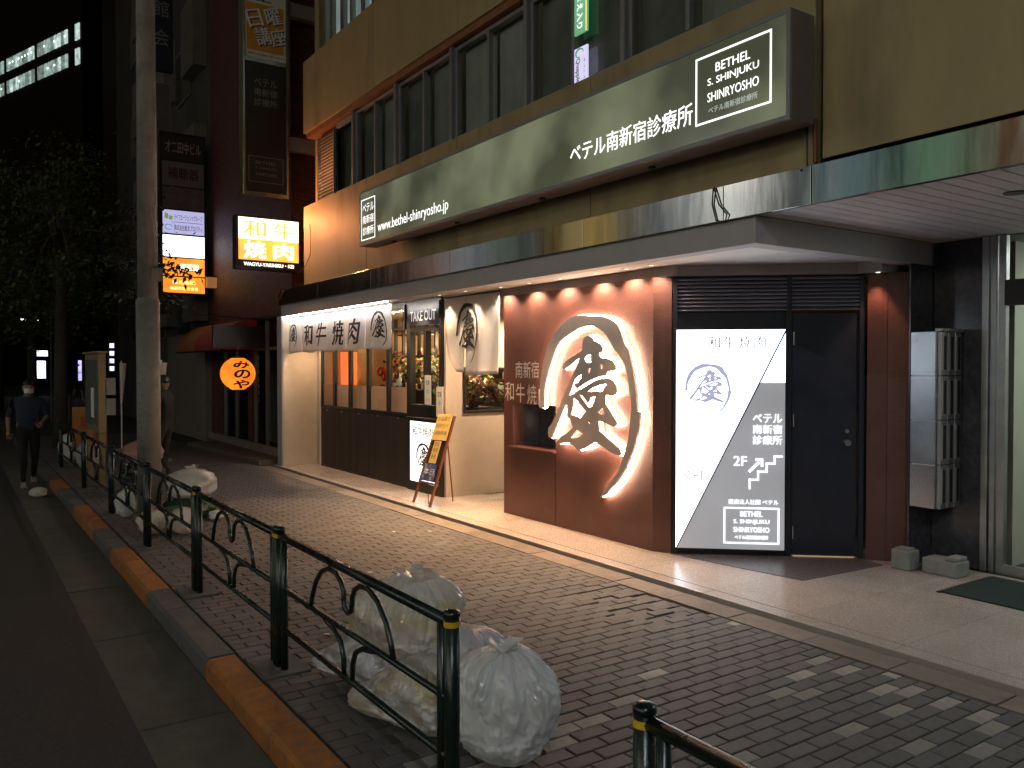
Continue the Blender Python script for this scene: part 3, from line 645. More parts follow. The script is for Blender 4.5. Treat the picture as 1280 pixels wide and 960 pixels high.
MB().box(-10.49,-9.67,5.372,5.384,.145,1.02).build('panel_frame', M['black'], TB)
MB().quad((-10.475,5.370,.16),(-9.685,5.370,.16),(-9.685,5.370,1.005),(-10.475,5.370,1.005)).build('glowing_face', emis('takeout_white', (1,.95,.86), 1.7), TB)
text(TB, '和牛焼肉', -10.1, .87, .6, .13, 5.368, M['ink'], bold=.015)
emblem(TB, -10.08, .5, .42, .42, 5.368, M['ink'])

# recess flower window in the side wall (faces +x)
FW = thing('flower_window', 'black framed display window full of flowers behind the short curtain', 'window', (-9.555, 6.22, 1.14), math.pi/2)
f = MB(); W2, H2 = .52, .62
f.box(-W2,W2,-.02,.03,0,.035); f.box(-W2,W2,-.02,.03,H2-.03,H2); f.box(-W2,-W2+.035,-.02,.03,.035,H2-.03); f.box(W2-.035,W2,-.02,.03,.035,H2-.03)
f.build('window_frame', M['black'], FW, bevel=.003)
MB().quad((-W2+.03,.012,.03),(W2-.03,.012,.03),(W2-.03,.012,H2-.03),(-W2+.03,.012,H2-.03)).build('pane', GL, FW)

# ------------------------------------------------------------------ interior of the restaurant
IN = wthing('restaurant_interior', 'warm lit dining room walls seen through the shopfront glass', 'room', (-12, 7.2, 0))
w = MB(); w.box(-14.3,-9.62,8.2,8.3,.02,2.69); w.box(-14.4,-14.28,5.56,8.2,.02,2.69); w.box(-14.3,-9.62,5.5,8.2,-.02,.02); w.box(-14.3,-9.62,5.61,8.2,2.66,2.69)
w.box(-14.28,-9.62,6.95,7.0,.02,1.9) if False else None
w.build('room_shell', M['room_wall'], IN)
box('partition', M['wood_dark'], IN, -11.3, -11.2, 6.8, 8.2, .02, 2.66)
for k in range(15):
    x_ = -14.1+k*.31
    if k not in (6,7,11): box('lattice_post', M['wood_dark'], IN, x_, x_+.05, 6.9, 6.95, .02, 2.66)
for z_ in (1.55, 1.95, 2.35): box('back_shelf', M['wood_dark'], IN, -14.1, -9.8, 6.96, 7.15, z_, z_+.03)
rq = random.Random(31)
for k in range(44):
    x_ = -14.0+k*.095; z_ = (1.58,1.98,2.38)[k % 3]; h_ = rq.uniform(.14,.26); t_ = MB().lathe([(.032,0),(.033,h_*.6),(.013,h_*.78),(.012,h_)], (x_,7.05,z_), 10).build('shelf_bottle', (M['granite_dark'],M['paper_white'],M['wood_red'],M['tan_frame'])[rq.randrange(4)], IN, smooth=True)
box('counter', M['wood_dark'], IN, -14.2, -10.7, 6.15, 6.5, .02, 1.40)
box('shelf', M['wood_dark'], IN, -10.6, -9.65, 6.0, 6.4, .02, 1.20)
def petals(mb, c, r, n, sz, rr, mi=0):
    for _ in range(n):
        d = Vector((rr.gauss(0,1),rr.gauss(0,1),rr.gauss(0,1))).normalized(); p = Vector(c)+d*r*rr.uniform(.5,1)
        a = d.cross(Vector((rr.random(),rr.random(),rr.random()))).normalized(); b = d.cross(a); a = (a+d*rr.uniform(-.5,.9)).normalized()
        s = sz*rr.uniform(.6,1.2); mb.add([p-b*s*.5, p+a*s*.5-b*.1*s, p+a*s+b*.05*s, p+a*s*.5+b*.5*s, p+b*s*.35], [(0,1,2,3,4)], mi)
FL = [mat('petal_'+n_, c, .6, var=.15, vs=20, bump=0, island=.25) for n_, c in (('yellow',(.75,.60,.18)),('cream',(.78,.68,.42)),('pink',(.55,.22,.22)),('orange',(.75,.30,.08)),('green',(.06,.11,.03)),('white',(.8,.76,.7)),('purple',(.22,.08,.16)))]
def bouquet(name, label, c, size, kinds, seed, n=40, fl=.055, group=None):
    rr = random.Random(seed); t = thing(name, label, 'flowers', (c[0], c[1], c[2]), 0, group)
    MB().lathe([(.05,0),(.07,.06),(.06,.14),(.05,.16)], n=14).build('vase', M['granite_dark'], t)
    lf = MB()
    for _ in range(int(n*1.2)): petals(lf, (rr.gauss(0,size[0]*.5), rr.gauss(0,size[1]*.5), .14+rr.uniform(0,size[2]*.8)), .05, 1, .09, rr)
    lf.build('foliage', FL[4], t)
    for k in kinds:
        mb = MB()
        for _ in range(n//len(kinds)+1):
            p = (rr.uniform(-1,1)*size[0], rr.uniform(-1,1)*size[1], .12+rr.random()*size[2]); petals(mb, p, fl*.5, 14, fl*.8, rr)
        mb.build('blossoms', FL[k], t)
bouquet('flower_arrangement', 'yellow and pink flowers filling the display window in the entry', (-9.86, 6.05, 1.16), (.12,.30,.40), (0,1,2,3), 1, 90)
bouquet('flower_arrangement', 'pink and purple flowers low in the entry display window', (-9.84, 6.45, 1.16), (.12,.25,.26), (2,6,1), 2, 60)
bouquet('flower_arrangement', 'cream chrysanthemums standing right inside the takeout window', (-9.86, 5.85, 1.20), (.16,.12,.72), (1,0,1), 3, 80)
bouquet('flower_arrangement', 'orange and white flowers standing left inside the takeout window', (-10.32, 5.85, 1.20), (.14,.12,.5), (3,5,0), 4, 50)
bouquet('flower_arrangement', 'golden flowers on the counter behind the fourth shopfront leaf', (-12.25, 6.3, 1.40), (.22,.12,.36), (0,3,1), 5, 70)
# orchid: arching leaves behind the fifth leaf
bouquet('flower_arrangement', 'tall dark twiggy arrangement behind the third shopfront leaf', (-12.95, 6.42, 1.40), (.22,.12,.5), (2,3), 15, 36, .04)
bouquet('flower_arrangement', 'small white blossoms at the left of the fifth shopfront leaf', (-11.75, 6.42, 1.40), (.16,.10,.45), (5,1), 16, 36, .05)
t = thing('leafy_plant', 'plant with long arching green leaves behind the fifth shopfront leaf', 'plant', (-11.25, 6.28, 1.40)); rr = random.Random(9)
MB().lathe([(.08,0),(.11,.12),(.10,.14)], n=16).build('pot', M['granite_dark'], t)
for k in range(16):
    a = rr.uniform(0,6.28); L_ = rr.uniform(.35,.75); mb = MB(); pv = None
    for j in range(9):
        u = j/8; p = Vector((math.cos(a)*L_*.75*u, math.sin(a)*L_*.4*u, .14+L_*1.1*u-L_*.75*u*u)); s = .03*math.sin(math.pi*min(1,u*.9+.1)); q = Vector((-math.sin(a),math.cos(a),0))*s
        if pv: mb.quad(pv[0], p-q, p+q, pv[1])
        pv = (p-q, p+q)
    mb.build('leaf', FL[4], t)
mb = MB(); petals(mb, (-.15,-.05,.62), .10, 40, .07, rr); mb.build('blossoms', FL[5], t)
# first pane: orange lantern panel; second: red ornament; third: bottles
t = thing('paper_lamp', 'tall orange paper lamp behind the first shopfront leaf', 'lamp', (-14.0, 5.95, 1.38))
MB().box(-.20,.17,-.08,.08,.02,.66).build('shade', emis('orange_paper', (1,.16,.03), 1.3, (.6,.15,.05), .2, 3), t); MB().box(-.21,.18,-.09,.09,0,.02).build('lamp_base', M['black'], t)
MB().box(-.21,.18,-.09,.09,.66,.68).build('lamp_cap', M['black'], t)
box('lamp_shelf', M['wood_dark'], IN, -14.25, -13.7, 5.8, 6.12, 1.34, 1.378)
t = thing('red_ornament', 'red lacquered coiled ornament on the counter behind the second leaf', 'ornament', (-13.35, 6.3, 1.40)); pts = []
for k in range(40):
    a = k*.36; r_ = .13*(1-k/60); pts.append((math.cos(a)*r_, .05*math.sin(a*.5), .2+math.sin(a)*r_+k*.003))
MB().tube(pts, .022, 8).build('coil', mat('red_lacquer', (.6,.03,.02), .2, var=.05, bump=0), t, smooth=True); MB().lathe([(.07,0),(.08,.02),(.02,.06)], n=14).build('stand', M['black'], t)
rr = random.Random(12)
for k, x in enumerate((-13.02,-12.92,-12.82,-12.72,-12.60)):
    t = thing('sake_bottle', ['green glass sake bottle at the left end of the bottle row','clear bottle with white label second in the row','short brown bottle in the middle of the row','tall dark bottle fourth in the counter row','pale bottle at the right end of the bottle row'][k], 'bottle', (x, 6.27+.03*(k%2), 1.40), 0, 'bottles on the restaurant counter')
    h = (.30,.26,.20,.32,.25)[k]; MB().lathe([(.035,0),(.036,h*.6),(.014,h*.78),(.013,h)], n=14).build('bottle_body', (M['granite_dark'],M['print_white'],M['wood_red'],M['granite_dark'],M['paper_white'])[k], t, smooth=True)
    MB().lathe([(.0365,h*.18),(.0365,h*.5)], n=14).build('bottle_label', M['paper_white'], t)
# pendant lamps, the real light of the room
PEND = emis('pendant_glow', (1,.72,.42), 14)
for k, (x, y, z, lab) in enumerate(((-13.3,7.2,2.25,'small glowing pendant lamp over the left of the dining room'),(-12.3,7.0,2.3,'small glowing pendant lamp over the middle of the dining room'),(-11.5,6.5,2.3,'small glowing pendant lamp over the leafy plant'),(-10.1,6.5,2.3,'small glowing pendant lamp behind the takeout window'),(-9.9,6.9,2.1,'low pendant lamp near the entry display window'))):
    t = thing('pendant_lamp', lab, 'lamp', (x,y,z), 0, 'pendant lamps in the dining room')
    MB().lathe([(.012,-.05),(.04,-.02),(.045,.0),(.02,.03)], n=14).build('bulb', PEND, t, smooth=True); MB().lathe([(.06,0),(.03,.08),(.01,.1)], n=14).build('lamp_shade', M['black'], t)
    MB().tube([(0,0,.1),(0,0,2.66-z)], .004, 6).build('cord', M['black'], t)
    d = bpy.data.lights.new('pendant_light', 'POINT'); d.energy = 30; d.color = (1,.64,.34); d.shadow_soft_size = .05; link('pendant_light', d, t, (0,0,-.09))
# ================================================================== CURTAINS
def cloth_panel(name, parent, xa, xb, z1, z0, y, warp, m, ta=0., tb=0., slit=None):
    nx, nz = max(8, int((xb-xa)/.035)), 18; vs = []; fs = []
    for j in range(nz+1):
        v = j/nz; z = z1+(z0-z1)*v; a = xa+ta*v**2; b = xb+tb*v**2
        for i in range(nx+1):
            x = a+(b-a)*i/nx; vs.append((x, y+warp(x, z), z - (.012*math.sin(x*7) if j == nz else 0)))
    for j in range(nz):
        for i in range(nx): q = j*(nx+1)+i; fs.append((q, q+nx+1, q+nx+2, q+1))
    me = bpy.data.meshes.new(name); me.from_pydata(vs, [], fs); me.materials.append(m); me.shade_smooth()
    o = link(name, me, parent); s = o.modifiers.new('thickness', 'SOLIDIFY'); s.thickness = .004; s.offset = 1; return o
NR = wthing('long_noren', 'long white shop curtain with brush characters and an emblem at each end', 'curtain', (-12.3, 4.92, 2.0))
NT, NB = 2.61, 2.015
def warp1(x, z):
    k = max(0, (NT-z)/(NT-NB)); return k*(.035*math.sin(x*4.1+.6)+.022*math.sin(x*9.7+2)+.010*math.sin(x*21)+.02*math.sin(x*1.7)) - .02*k
cuts = [-14.24,-13.72,-13.0,-12.36,-11.74,-11.02,-10.16]
for a, b in zip(cuts, cuts[1:]): cloth_panel('curtain_panel', NR, a+.004, b-.004, NT, NB, 4.94, warp1, M['cloth'])
MB().tube([(-14.27,4.94,2.622),(-10.14,4.94,2.622)], .012, 8).build('curtain_rod', M['black'], NR)
ys = 4.931
emblem(NR, -14.02, 2.31, .34, .40, ys, M['ink'], cut=.05, warp=warp1)
for ch, x, z, w_, h_ in (('和',-13.33,2.30,.44,.35),('牛',-12.68,2.29,.42,.38),('焼',-12.03,2.29,.46,.38),('肉',-11.38,2.29,.44,.38)):
    text(NR, ch, x, z, w_, h_, ys, M['ink'], cut=.05, warp=warp1, slant=.10, bold=.028)
emblem(NR, -10.59, 2.30, .44, .50, ys, M['ink'], cut=.05, warp=warp1)

N2 = wthing('short_noren', 'cream shop curtain with one large emblem hanging at the entry', 'curtain', (-8.9, 5.5, 1.65))
T2, B2 = 2.66, 1.665
def warp2(x, z):
    k = max(0, (T2-z)/(T2-B2)); return k*(.03*math.sin(x*8.3+1)+.02*math.sin(x*17)) - .03*k*k
cloth_panel('curtain_panel', N2, -9.53, -9.00, T2, B2+.02, 5.40, warp2, M['cloth'], ta=.34, tb=-.03)
cloth_panel('curtain_panel', N2, -8.995, -8.215, T2, B2, 5.405, warp2, M['cloth'], ta=.03)
MB().tube([(-9.55,5.40,2.67),(-8.2,5.40,2.67)], .011, 8).build('curtain_rod', M['black'], N2)
emblem(N2, -8.93, 2.19, .56, .76, 5.388, M['ink'], cut=.05, warp=warp2)

# ================================================================== LAMPS OF THE SHOP FRONT
STR = emis('cool_strip', (1,.90,.82), 130)
ST = wthing('strip_light', 'thin white strip light running above the long curtain', 'light', (-12.2, 4.9, 2.65))
MB().box(-14.24,-10.16,4.872,4.884,2.645,2.655).build('tube', STR, ST); MB().box(-14.25,-10.15,4.868,4.90,2.656,2.664).build('fitting', M['white_paint'], ST)
LBUF = M['black']
def downlight(x, y, lab, e=60, z=2.70, col=(1,.68,.42), size=R(95), grp=None, blend=.5, tilt=0):
    t = thing('downlight', lab, 'downlight', (x, y, z), 0, grp)
    MB().lathe([(.045,-.004),(.045,.0)], n=16).build('trim_ring', M['white_paint'], t); MB().lathe([(.018,-.007),(.018,-.0045)], n=14).build('lamp_face', emis('downlight_face', (1,.8,.6), 3), t)
    d = bpy.data.lights.new('downlight_beam', 'SPOT'); d.energy = e; d.color = col; d.spot_size = size; d.spot_blend = blend; d.shadow_soft_size = .03
    link('downlight_beam', d, t, (0,0,-.02), (tilt,0,0)); return t
names = ['over the takeout sign, far left of the warm row','second from the left, over the takeout pier','over the entry curtain, left one','over the entry curtain, right one','where the red wall begins','over the small raised lettering','left above the glowing emblem','right above the glowing emblem','next to last above the red wall','last above the red wall corner']
for k, x in enumerate((-10.65,-10.05,-9.4,-8.75,-8.10,-7.52,-6.95,-6.38,-5.92,-5.58)):
    downlight(x, 5.14 if k < 2 else 5.25 if k < 4 else 5.345, 'recessed warm downlight ' + names[k], size=R(95 if k < 4 else 128), e=(80,80,44,44,62,62,62,62,58,38)[k], col=((1,.74,.52) if k > 3 else (1,.68,.42)), grp='warm downlights grazing the shopfront')
for k, x in enumerate((-9.3,-8.2,-7.1,-6.0,-5.0)):
    downlight(x, 5.1, 'small recessed spot in the front soffit ' + ('at its left end','left of the emblem','over the emblem','before the red wall corner','before the black doors')[k], e=(270,300,260,170,34)[k], col=(1,.54,.23), grp='front soffit spots', size=R(74), tilt=-.24, blend=.8)
downlight(-4.22, 6.78, 'recessed downlight over the red pilaster by the black door', e=16, z=2.600, size=R(70), col=(1,.5,.34))
downlight(-8.9, 6.35, 'added downlight brightening the entry recess', e=300, size=R(140), col=(1,.70,.45))  # unseen lamp added to lift the plaster of the recess
downlight(-9.84, 6.0, 'added spot brightening the flowers of the entry display window', e=200, z=2.655, size=R(70), col=(1,.78,.5))  # this and the next two: unseen spots added to brighten the flowers
downlight(-10.15, 5.75, 'added spot brightening the flowers of the takeout window', e=160, z=2.655, size=R(70), col=(1,.78,.5))
downlight(-12.2, 6.1, 'added spot brightening the golden flowers on the counter', e=60, z=2.655, size=R(60), col=(1,.78,.5))
for k, x in enumerate((-13.6, -11.6)): downlight(x, 5.2, ('recessed downlight behind the long curtain, left one', 'recessed downlight behind the long curtain, right one')[k], e=95, size=R(110))

# ================================================================== CLINIC SIGN
CS = wthing('clinic_sign', 'long olive clinic signboard with painted dapple above the steel fascia', 'sign', (-7, 4.6, 3.36))
sx0, sx1, sz0, sz1 = -10.34, -3.46, 3.38, 4.105
cb = MB(); cb.box(sx0,sx1,4.565,4.80,sz0,sz1); cb.build('casing', mat('sign_casing_metal', (.20,.18,.19), .45, metal=.5, var=.1, bump=.05), CS, bevel=.004)
OLV = emis('olive_dapple_face', (.40,.43,.26), .26, (.04,.05,.04), .85, .9, .2)  # dappled light put into the face as noise in its emission
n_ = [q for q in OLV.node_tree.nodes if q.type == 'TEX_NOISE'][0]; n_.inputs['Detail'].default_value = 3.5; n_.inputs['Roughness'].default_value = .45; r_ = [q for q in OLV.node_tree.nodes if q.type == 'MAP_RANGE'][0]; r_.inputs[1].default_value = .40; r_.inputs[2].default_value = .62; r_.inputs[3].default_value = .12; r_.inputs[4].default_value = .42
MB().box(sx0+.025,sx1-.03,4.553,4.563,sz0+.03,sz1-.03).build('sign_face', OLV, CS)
frame_line(CS, sx0, sx1, sz0, sz1, .03, 4.545, M['alu'], 'face_trim', .02)
MB().box(-10.0,-3.8,4.80,4.90,3.5,3.6).build('wall_bracket', M['black'], CS)
for x in (-9.6,-8.0,-6.4,-4.9): MB().tube([(x,4.7,3.378),(x,4.7,3.36)], .03, 10).build('drain_cap', M['black'], CS)
WL = emis('white_letter_glow', (1,1,.97), 1.5); WD = emis('dim_letter_glow', (.8,.9,.85), .45)
yt = 4.550
text(CS, 'ベテル南新宿診療所', -5.05, 3.635, 1.46, .165, yt, WL, bold=.012)
text(CS, 'www.bethel-shinryosho.jp', -8.86, 3.545, 1.82, .165, yt, WL)
frame_line(CS, -10.28, -9.85, 3.445, 3.985, .012, yt-.002, WL)
for k, t_ in enumerate(('ベテル','南新宿','診療所')): text(CS, t_, -10.065, 3.865-.15*k, .34, .11, yt, WL)
frame_line(CS, -4.29, -3.61, 3.525, 4.015, .014, yt-.002, WL)
for t_, z, w_, h_, m_ in (('BETHEL', 3.905, .31, .062, WL), ('S. SHINJUKU', 3.808, .46, .066, WL), ('SHINRYOSHO', 3.705, .46, .066, WL), ('ベテル南新宿診療所', 3.61, .44, .048, WD)):
    text(CS, t_, -3.945, z, w_, h_, yt, m_, bold=.01)

# small lit strips in the window
WS = wthing('window_sign', 'green and yellow lit vertical sign in the office window', 'sign', (-6.16, 5.03, 4.9))
MB().box(-6.255,-6.065,4.975,4.995,4.93,5.53).build('sign_face', emis('green_sign', (.14,.58,.26), .6, uneven=.2), WS)
MB().box(-6.085,-6.066,4.970,4.974,4.93,5.53).build('yellow_edge', emis('yellow_edge', (.9,.8,.15), .9), WS)
text(WS, 'おなまえ入り', -6.17, 5.23, .5, .085, 4.970, WL, turn=-math.pi/2)
WS2 = wthing('window_sign', 'white lit vertical sign with green swirl in the office window', 'sign', (-6.16, 5.03, 4.45))
MB().box(-6.255,-6.065,4.975,4.995,4.46,4.80).build('sign_face', emis('white_violet', (.75,.72,1), .85), WS2)
text(WS2, 'Quapple', -6.20, 4.585, .23, .075, 4.971, M['ink'], turn=-math.pi/2, bold=.02)
text(WS2, 'オフィス', -6.10, 4.585, .20, .025, 4.971, M['ink'], turn=-math.pi/2)
mb = MB(); pts = [(-6.17+.055*math.cos(a*.4), 4.971, 4.745+.04*math.sin(a*.4)) for a in range(13)]; mb.tube(pts, [.004+.006*abs(math.sin(i*.26)) for i in range(13)], 6); mb.build('swirl_symbol', emis('green_mark', (.05,.4,.25), .5), WS2)
# cables on the facade
for nm, pts, lab in (('cable', [(-3.56,4.86,3.4),(-3.56,4.87,3.14),(-3.58,4.82,3.10)], 'thin cable dropping from the sign end to the fascia'),
                     ('cable', [(-4.36,4.88,3.13),(-4.35,4.815,3.12),(-4.30,4.815,2.99),(-4.22,4.815,2.90),(-4.24,4.82,2.85),(-4.33,4.82,2.87),(-4.37,4.82,3.0),(-4.355,4.815,3.12)], 'black cable looped down over the steel fascia'),
                     ('cable', [(-13.05,4.87,4.1),(-13.0,4.86,4.0),(-13.0,4.86,3.62),(-13.2,4.86,3.45),(-13.5,4.84,3.35)], 'black cable running down the wall to the yellow sign')):
    o = MB().tube(pts, .006, 6).build(nm, M['black']); tag(o, lab, 'cable')
dp = MB().tube([(-3.50,4.875,3.15),(-3.50,4.875,3.44)], .016, 8).build('drain_pipe', M['wood_red']); tag(dp, 'short brown pipe on the wall at the right end of the clinic sign', 'pipe')

# ================================================================== PROJECTING SIGNS (local x = +Y world, facing +X)
H90 = math.pi/2
YS = thing('yakiniku_sign', 'glowing white and orange projecting restaurant sign', 'sign', (-14.0, 4.50, 3.42), H90)
box('casing', M['black'], YS, -.56, .56, 0, .20, 0, .90, bevel=.006)
YW = emis('sign_white_glow', (1,.93,.62), 2.6); YO = emis('sign_orange_glow', (1,.36,.03), 2.0, uneven=.35, us=2.2); YL = emis('sign_yellow_letter', (.95,.70,.08), 1.05); YH = emis('sign_letter_white', (1,.97,.80), 2.6)
MB().box(-.515,.515,-.006,0,.505,.865).build('white_face', YW, YS); MB().box(-.515,.515,-.006,0,.155,.503).build('orange_face', YO, YS)
text(YS, '和', -.24, .685, .38, .27, -.009, YL, bold=.015); text(YS, '牛', .26, .685, .36, .27, -.009, YL, bold=.015)
text(YS, '焼', -.24, .33, .38, .29, -.009, YH, bold=.025); text(YS, '肉', .25, .33, .36, .27, -.009, YH, bold=.025)
text(YS, 'WAGYU-YAKINIKU・KEI', 0, .085, .86, .06, -.003, YH, bold=.02)
MB().tube([(.56,.1,.2),(.95,.1,.2)], .02, 8).build('bracket', M['black'], YS); MB().tube([(.56,.1,.7),(.95,.1,.7)], .02, 8).build('bracket', M['black'], YS)
ld = bpy.data.lights.new('sign_wall_fill', 'AREA'); ld.shape = 'RECTANGLE'; ld.size = 1.0; ld.size_y = .018; ld.energy = 75; ld.color = (1,.33,.11)  # added area light, throws the sign's orange glow onto the wall
lo = link('sign_wall_fill', ld, YS, (-.02,-.012,.872)); lo.rotation_euler = (-math.pi/2, 0, 0.5)
TW = thing('sign_tower', 'tall dark vertical sign tower in a polished steel frame', 'sign', (-14.2, 4.52, 4.72), H90)
box('back_box', M['alu'], TW, -.36, .36, .02, .22, 0, 6.2)
FRM = mat('tower_steel', (.55,.58,.50), .22, metal=1, var=.1, bump=.03)
for a, b in ((-.40,-.355),(.355,.40)): box('frame_post', FRM, TW, a, b, -.03, .20, -.02, 6.2, bevel=.008)
for z in (-.02, 2.26, 5.4): box('frame_rail', FRM, TW, -.354, .354, -.02, .20, z, z+.07)
box('dark_panel', mat('dark_sign_panel', (.030,.032,.033), .35, var=.2, vs=2, bump=.03), TW, -.352, .352, -.004, .019, .052, 2.258)
for k, t_ in enumerate(('ベテル','南新宿','診療所')): text(TW, t_, .0, 1.93-.17*k, .40, .135, -.007, M['print_grey'])
frame_line(TW, -.30, .30, .22, .66, .008, -.009, M['print_grey'])
for k, t_ in enumerate(('BETHEL','S. SHINJUKU','SHINRYOSHO')): text(TW, t_, 0, .56-.10*k, .36, .05, -.007, M['print_grey'])
box('poster_panel', M['paper_white'], TW, -.352, .352, -.006, .019, 2.332, 5.4)
OG = mat('orange_poster', (.62,.30,.05), .6, var=.06, bump=.02); BL = mat('blue_black_print', (.05,.06,.12), .7, bump=0)
box('orange_poster', OG, TW, -.32, .32, -.010, -.0065, 2.46, 3.26)
for ch, x, z in (('日',-.19,3.0),('曜',.13,3.09),('講',-.04,2.72),('座',.22,2.76)):
    text(TW, ch, x+.018, z-.018, .27, .29, -.0125, BL, turn=.32, bold=.04); text(TW, ch, x, z, .27, .29, -.0145, M['print_white'], turn=.32, bold=.02)
text(TW, '座', -.06, 3.42, .34, .24, -.010, M['ink'], bold=.01)
text(TW, '開講中 生徒募集 お問い合わせ', 0, 2.40, .6, .035, -.010, M['ink'])
for z in (.85, 3.2): box('wall_bracket', M['tile_beige'], TW, .41, 1.0, .02, .18, z, z+.24)

LC = thing('tenant_sign_column', 'column of seven stacked tenant sign panels, lower ones glowing', 'sign', (-20, 4.45, 3.45), H90)
box('casing', M['black'], LC, -.50, .50, 0, .2, 0, 3.68)
def panel(z0, z1, m, nm='sign_panel'): return box(nm, m, LC, -.455, .455, -.008, 0, z0, z1)
PG = mat('unlit_violet_panel', (.20,.155,.17), .6, var=.08, bump=.02)
panel(3.06, 3.62, mat('dark_name_panel', (.035,.025,.025), .6)); text(LC, '才二田中ビル', 0, 3.35, .78, .27, -.012, mat('pale_print', (.42,.33,.28), .6, bump=0), bold=.02)
panel(2.47, 3.02, PG); text(LC, '補聴器', 0, 2.76, .68, .26, -.012, mat('maroon_print', (.07,.01,.02), .6, bump=0), bold=.02)
panel(1.95, 2.44, mat('mauve_panel', (.17,.12,.13), .6, var=.2)); text(LC, '田中歯科医院', 0, 2.19, .75, .18, -.012, PG)
VL = emis('violet_white_glow', (.62,.60,1), .75); panel(1.38, 1.91, VL)
text(LC, 'ライフエージェントグループ', .10, 1.76, .62, .13, -.012, M['ink'], bold=.01); text(LC, '株式会社総合プロパティ', .10, 1.52, .62, .13, -.012, M['ink'], bold=.01)
box('divider_line', M['ink'], LC, -.2, .42, -.012, -.010, 1.64, 1.65)
mb = MB(); mb.add([(-.42,-.012,1.72),(-.40,-.012,1.86),(-.33,-.012,1.80),(-.34,-.012,1.70)],[(0,3,2,1)]); mb.add([(-.33,-.012,1.70),(-.31,-.012,1.79),(-.23,-.012,1.77),(-.26,-.012,1.68)],[(0,3,2,1)]); mb.build('leaf_symbol', emis('leaf_mark', (.3,.5,.12), .5), LC)
mb = MB(); mb.tube([(-.33+.08*math.cos(a*.5), -.012, 1.52+.06*math.sin(a*.5)) for a in range(12)], .012, 6); mb.build('ring_symbol', emis('blue_mark', (.15,.35,.7), .6), LC)
panel(.85, 1.34, emis('bright_white_glow', (.88,.93,1), 2.6)); text(LC, '総合不動産', 0, 1.14, .62, .12, -.012, emis('faint_blue', (.6,.68,.9), 1.3)); 
OR2 = emis('orange_glow', (1,.30,.02), 1.35, uneven=.35, us=1.6); YY = emis('yellow_print', (1,.85,.25), 1.6)
panel(.42, .82, OR2); text(LC, '居酒屋', .12, .62, .42, .15, -.012, YH, bold=.02)
panel(.03, .39, OR2); text(LC, '味自慢処', 0, .27, .5, .09, -.012, YY, bold=.02); text(LC, '海鮮料理 お食事', 0, .13, .62, .08, -.012, YY, bold=.02)
ob = thing('wall_lamp_box', 'small dim orange lamp box beside the tenant sign column', 'lamp', (-18.2, 4.62, 3.47), H90)
MB().box(-.1,.1,0,.15,0,.22).build('lamp_body', emis('dim_orange', (1,.4,.15), .25, (.4,.25,.15)), ob); MB().box(-.11,.11,-.01,.16,.22,.24).build('lamp_lid', M['black'], ob)
BS = thing('blue_vertical_sign', 'dark blue vertical sign high behind the grey pole', 'sign', (-20.6, 4.14, 8.7), H90)
box('sign_box', mat('navy_sign', (.02,.028,.045), .5), BS, -.24, .24, 0, .2, 0, 3); text(BS, '館', -.02, 1.42, .34, .38, -.004, M['print_grey']); text(BS, '会', -.02, .75, .34, .38, -.004, M['print_grey'])
PV = thing('pale_vertical_sign', 'blank pale violet vertical signboard behind the grey pole', 'sign', (-20.6, 4.12, 5.2), H90)
box('sign_box', mat('pale_violet', (.13,.115,.13), .6, var=.1), PV, -.2, .2, 0, .2, 0, 3.2, bevel=.01); frame_line(PV, -.2, .2, 0, 3.2, .02, -.01, M['alu'])
DV = thing('dark_vertical_sign', 'black vertical sign with white upright lettering beside the pole', 'sign', (-20.5, 4.08, 3.6), H90)
box('sign_box', M['black'], DV, -.2, .2, 0, .2, -.6, 1.45); text(DV, 'Teru', 0.05, .75, 1.0, .26, -.004, M['print_grey'], turn=-H90); text(DV, 'o', .05, -.2, .18, .2, -.004, M['print_grey'])

# ================================================================== NEIGHBOUR: RED BRICK BUILDING
BB = wthing('brick_building', 'dark red brick building next to the restaurant with glass shop door', 'building', (-17, 5.2, 0))
MB().box(-20.2,-14.6,5.1,9,2.75,12).build('brick_wall', M['brick'], BB)
MB().box(-15.4,-14.6,5.1,9,.0,2.75).build('brick_pier', M['brick'], BB)
MB().box(-20.2,-19.2,5.1,9,.0,2.75).build('brick_pier', M['brick'], BB)
MB().box(-17.3,-17.0,5.1,5.4,.0,2.75).build('brick_pier', M['brick'], BB)
box('gable_trim', M['black'], BB, -20.2, -14.62, 5.05, 5.1, 2.70, 2.76)
f = MB()
for a in (-19.2,-18.3,-17.35,-16.95,-16.2,-15.45): f.box(a,a+.05,5.12,5.18,.1,2.7)
f.box(-19.2,-15.4,5.12,5.18,2.1,2.16); f.build('shop_window_frame', M['alu_light'], BB)
MB().quad((-19.2,5.16,.1),(-15.4,5.16,.1),(-15.4,5.16,2.7),(-19.2,5.16,2.7)).build('pane', GL_DARK, BB)
MB().quad((-19.2,5.9,.1),(-15.4,5.9,.1),(-15.4,5.9,2.7),(-19.2,5.9,2.7)).build('drawn_curtain', M['blind'], BB)
for k in range(7):
    text(BB, '営業中お食事処'[k], -16.6, 1.95-.14*k, .10, .10, 5.11, M['print_grey'])
b_ = MB().prism([(-19.4,4.35),(-14.7,4.52),(-14.7,5.05),(-19.4,5.05)], 0.0, .09).build('door_step', M['border'], BB, bevel=.01)
box('sill_stone', M['tile_beige'], BB, -20.2, -15.0, 5.02, 5.1, .09, .24)
AW = wthing('awning', 'rounded orange and red shop awning over the brick shop door', 'awning', (-18, 4.8, 2.1))
mb = MB(); nseg = 8
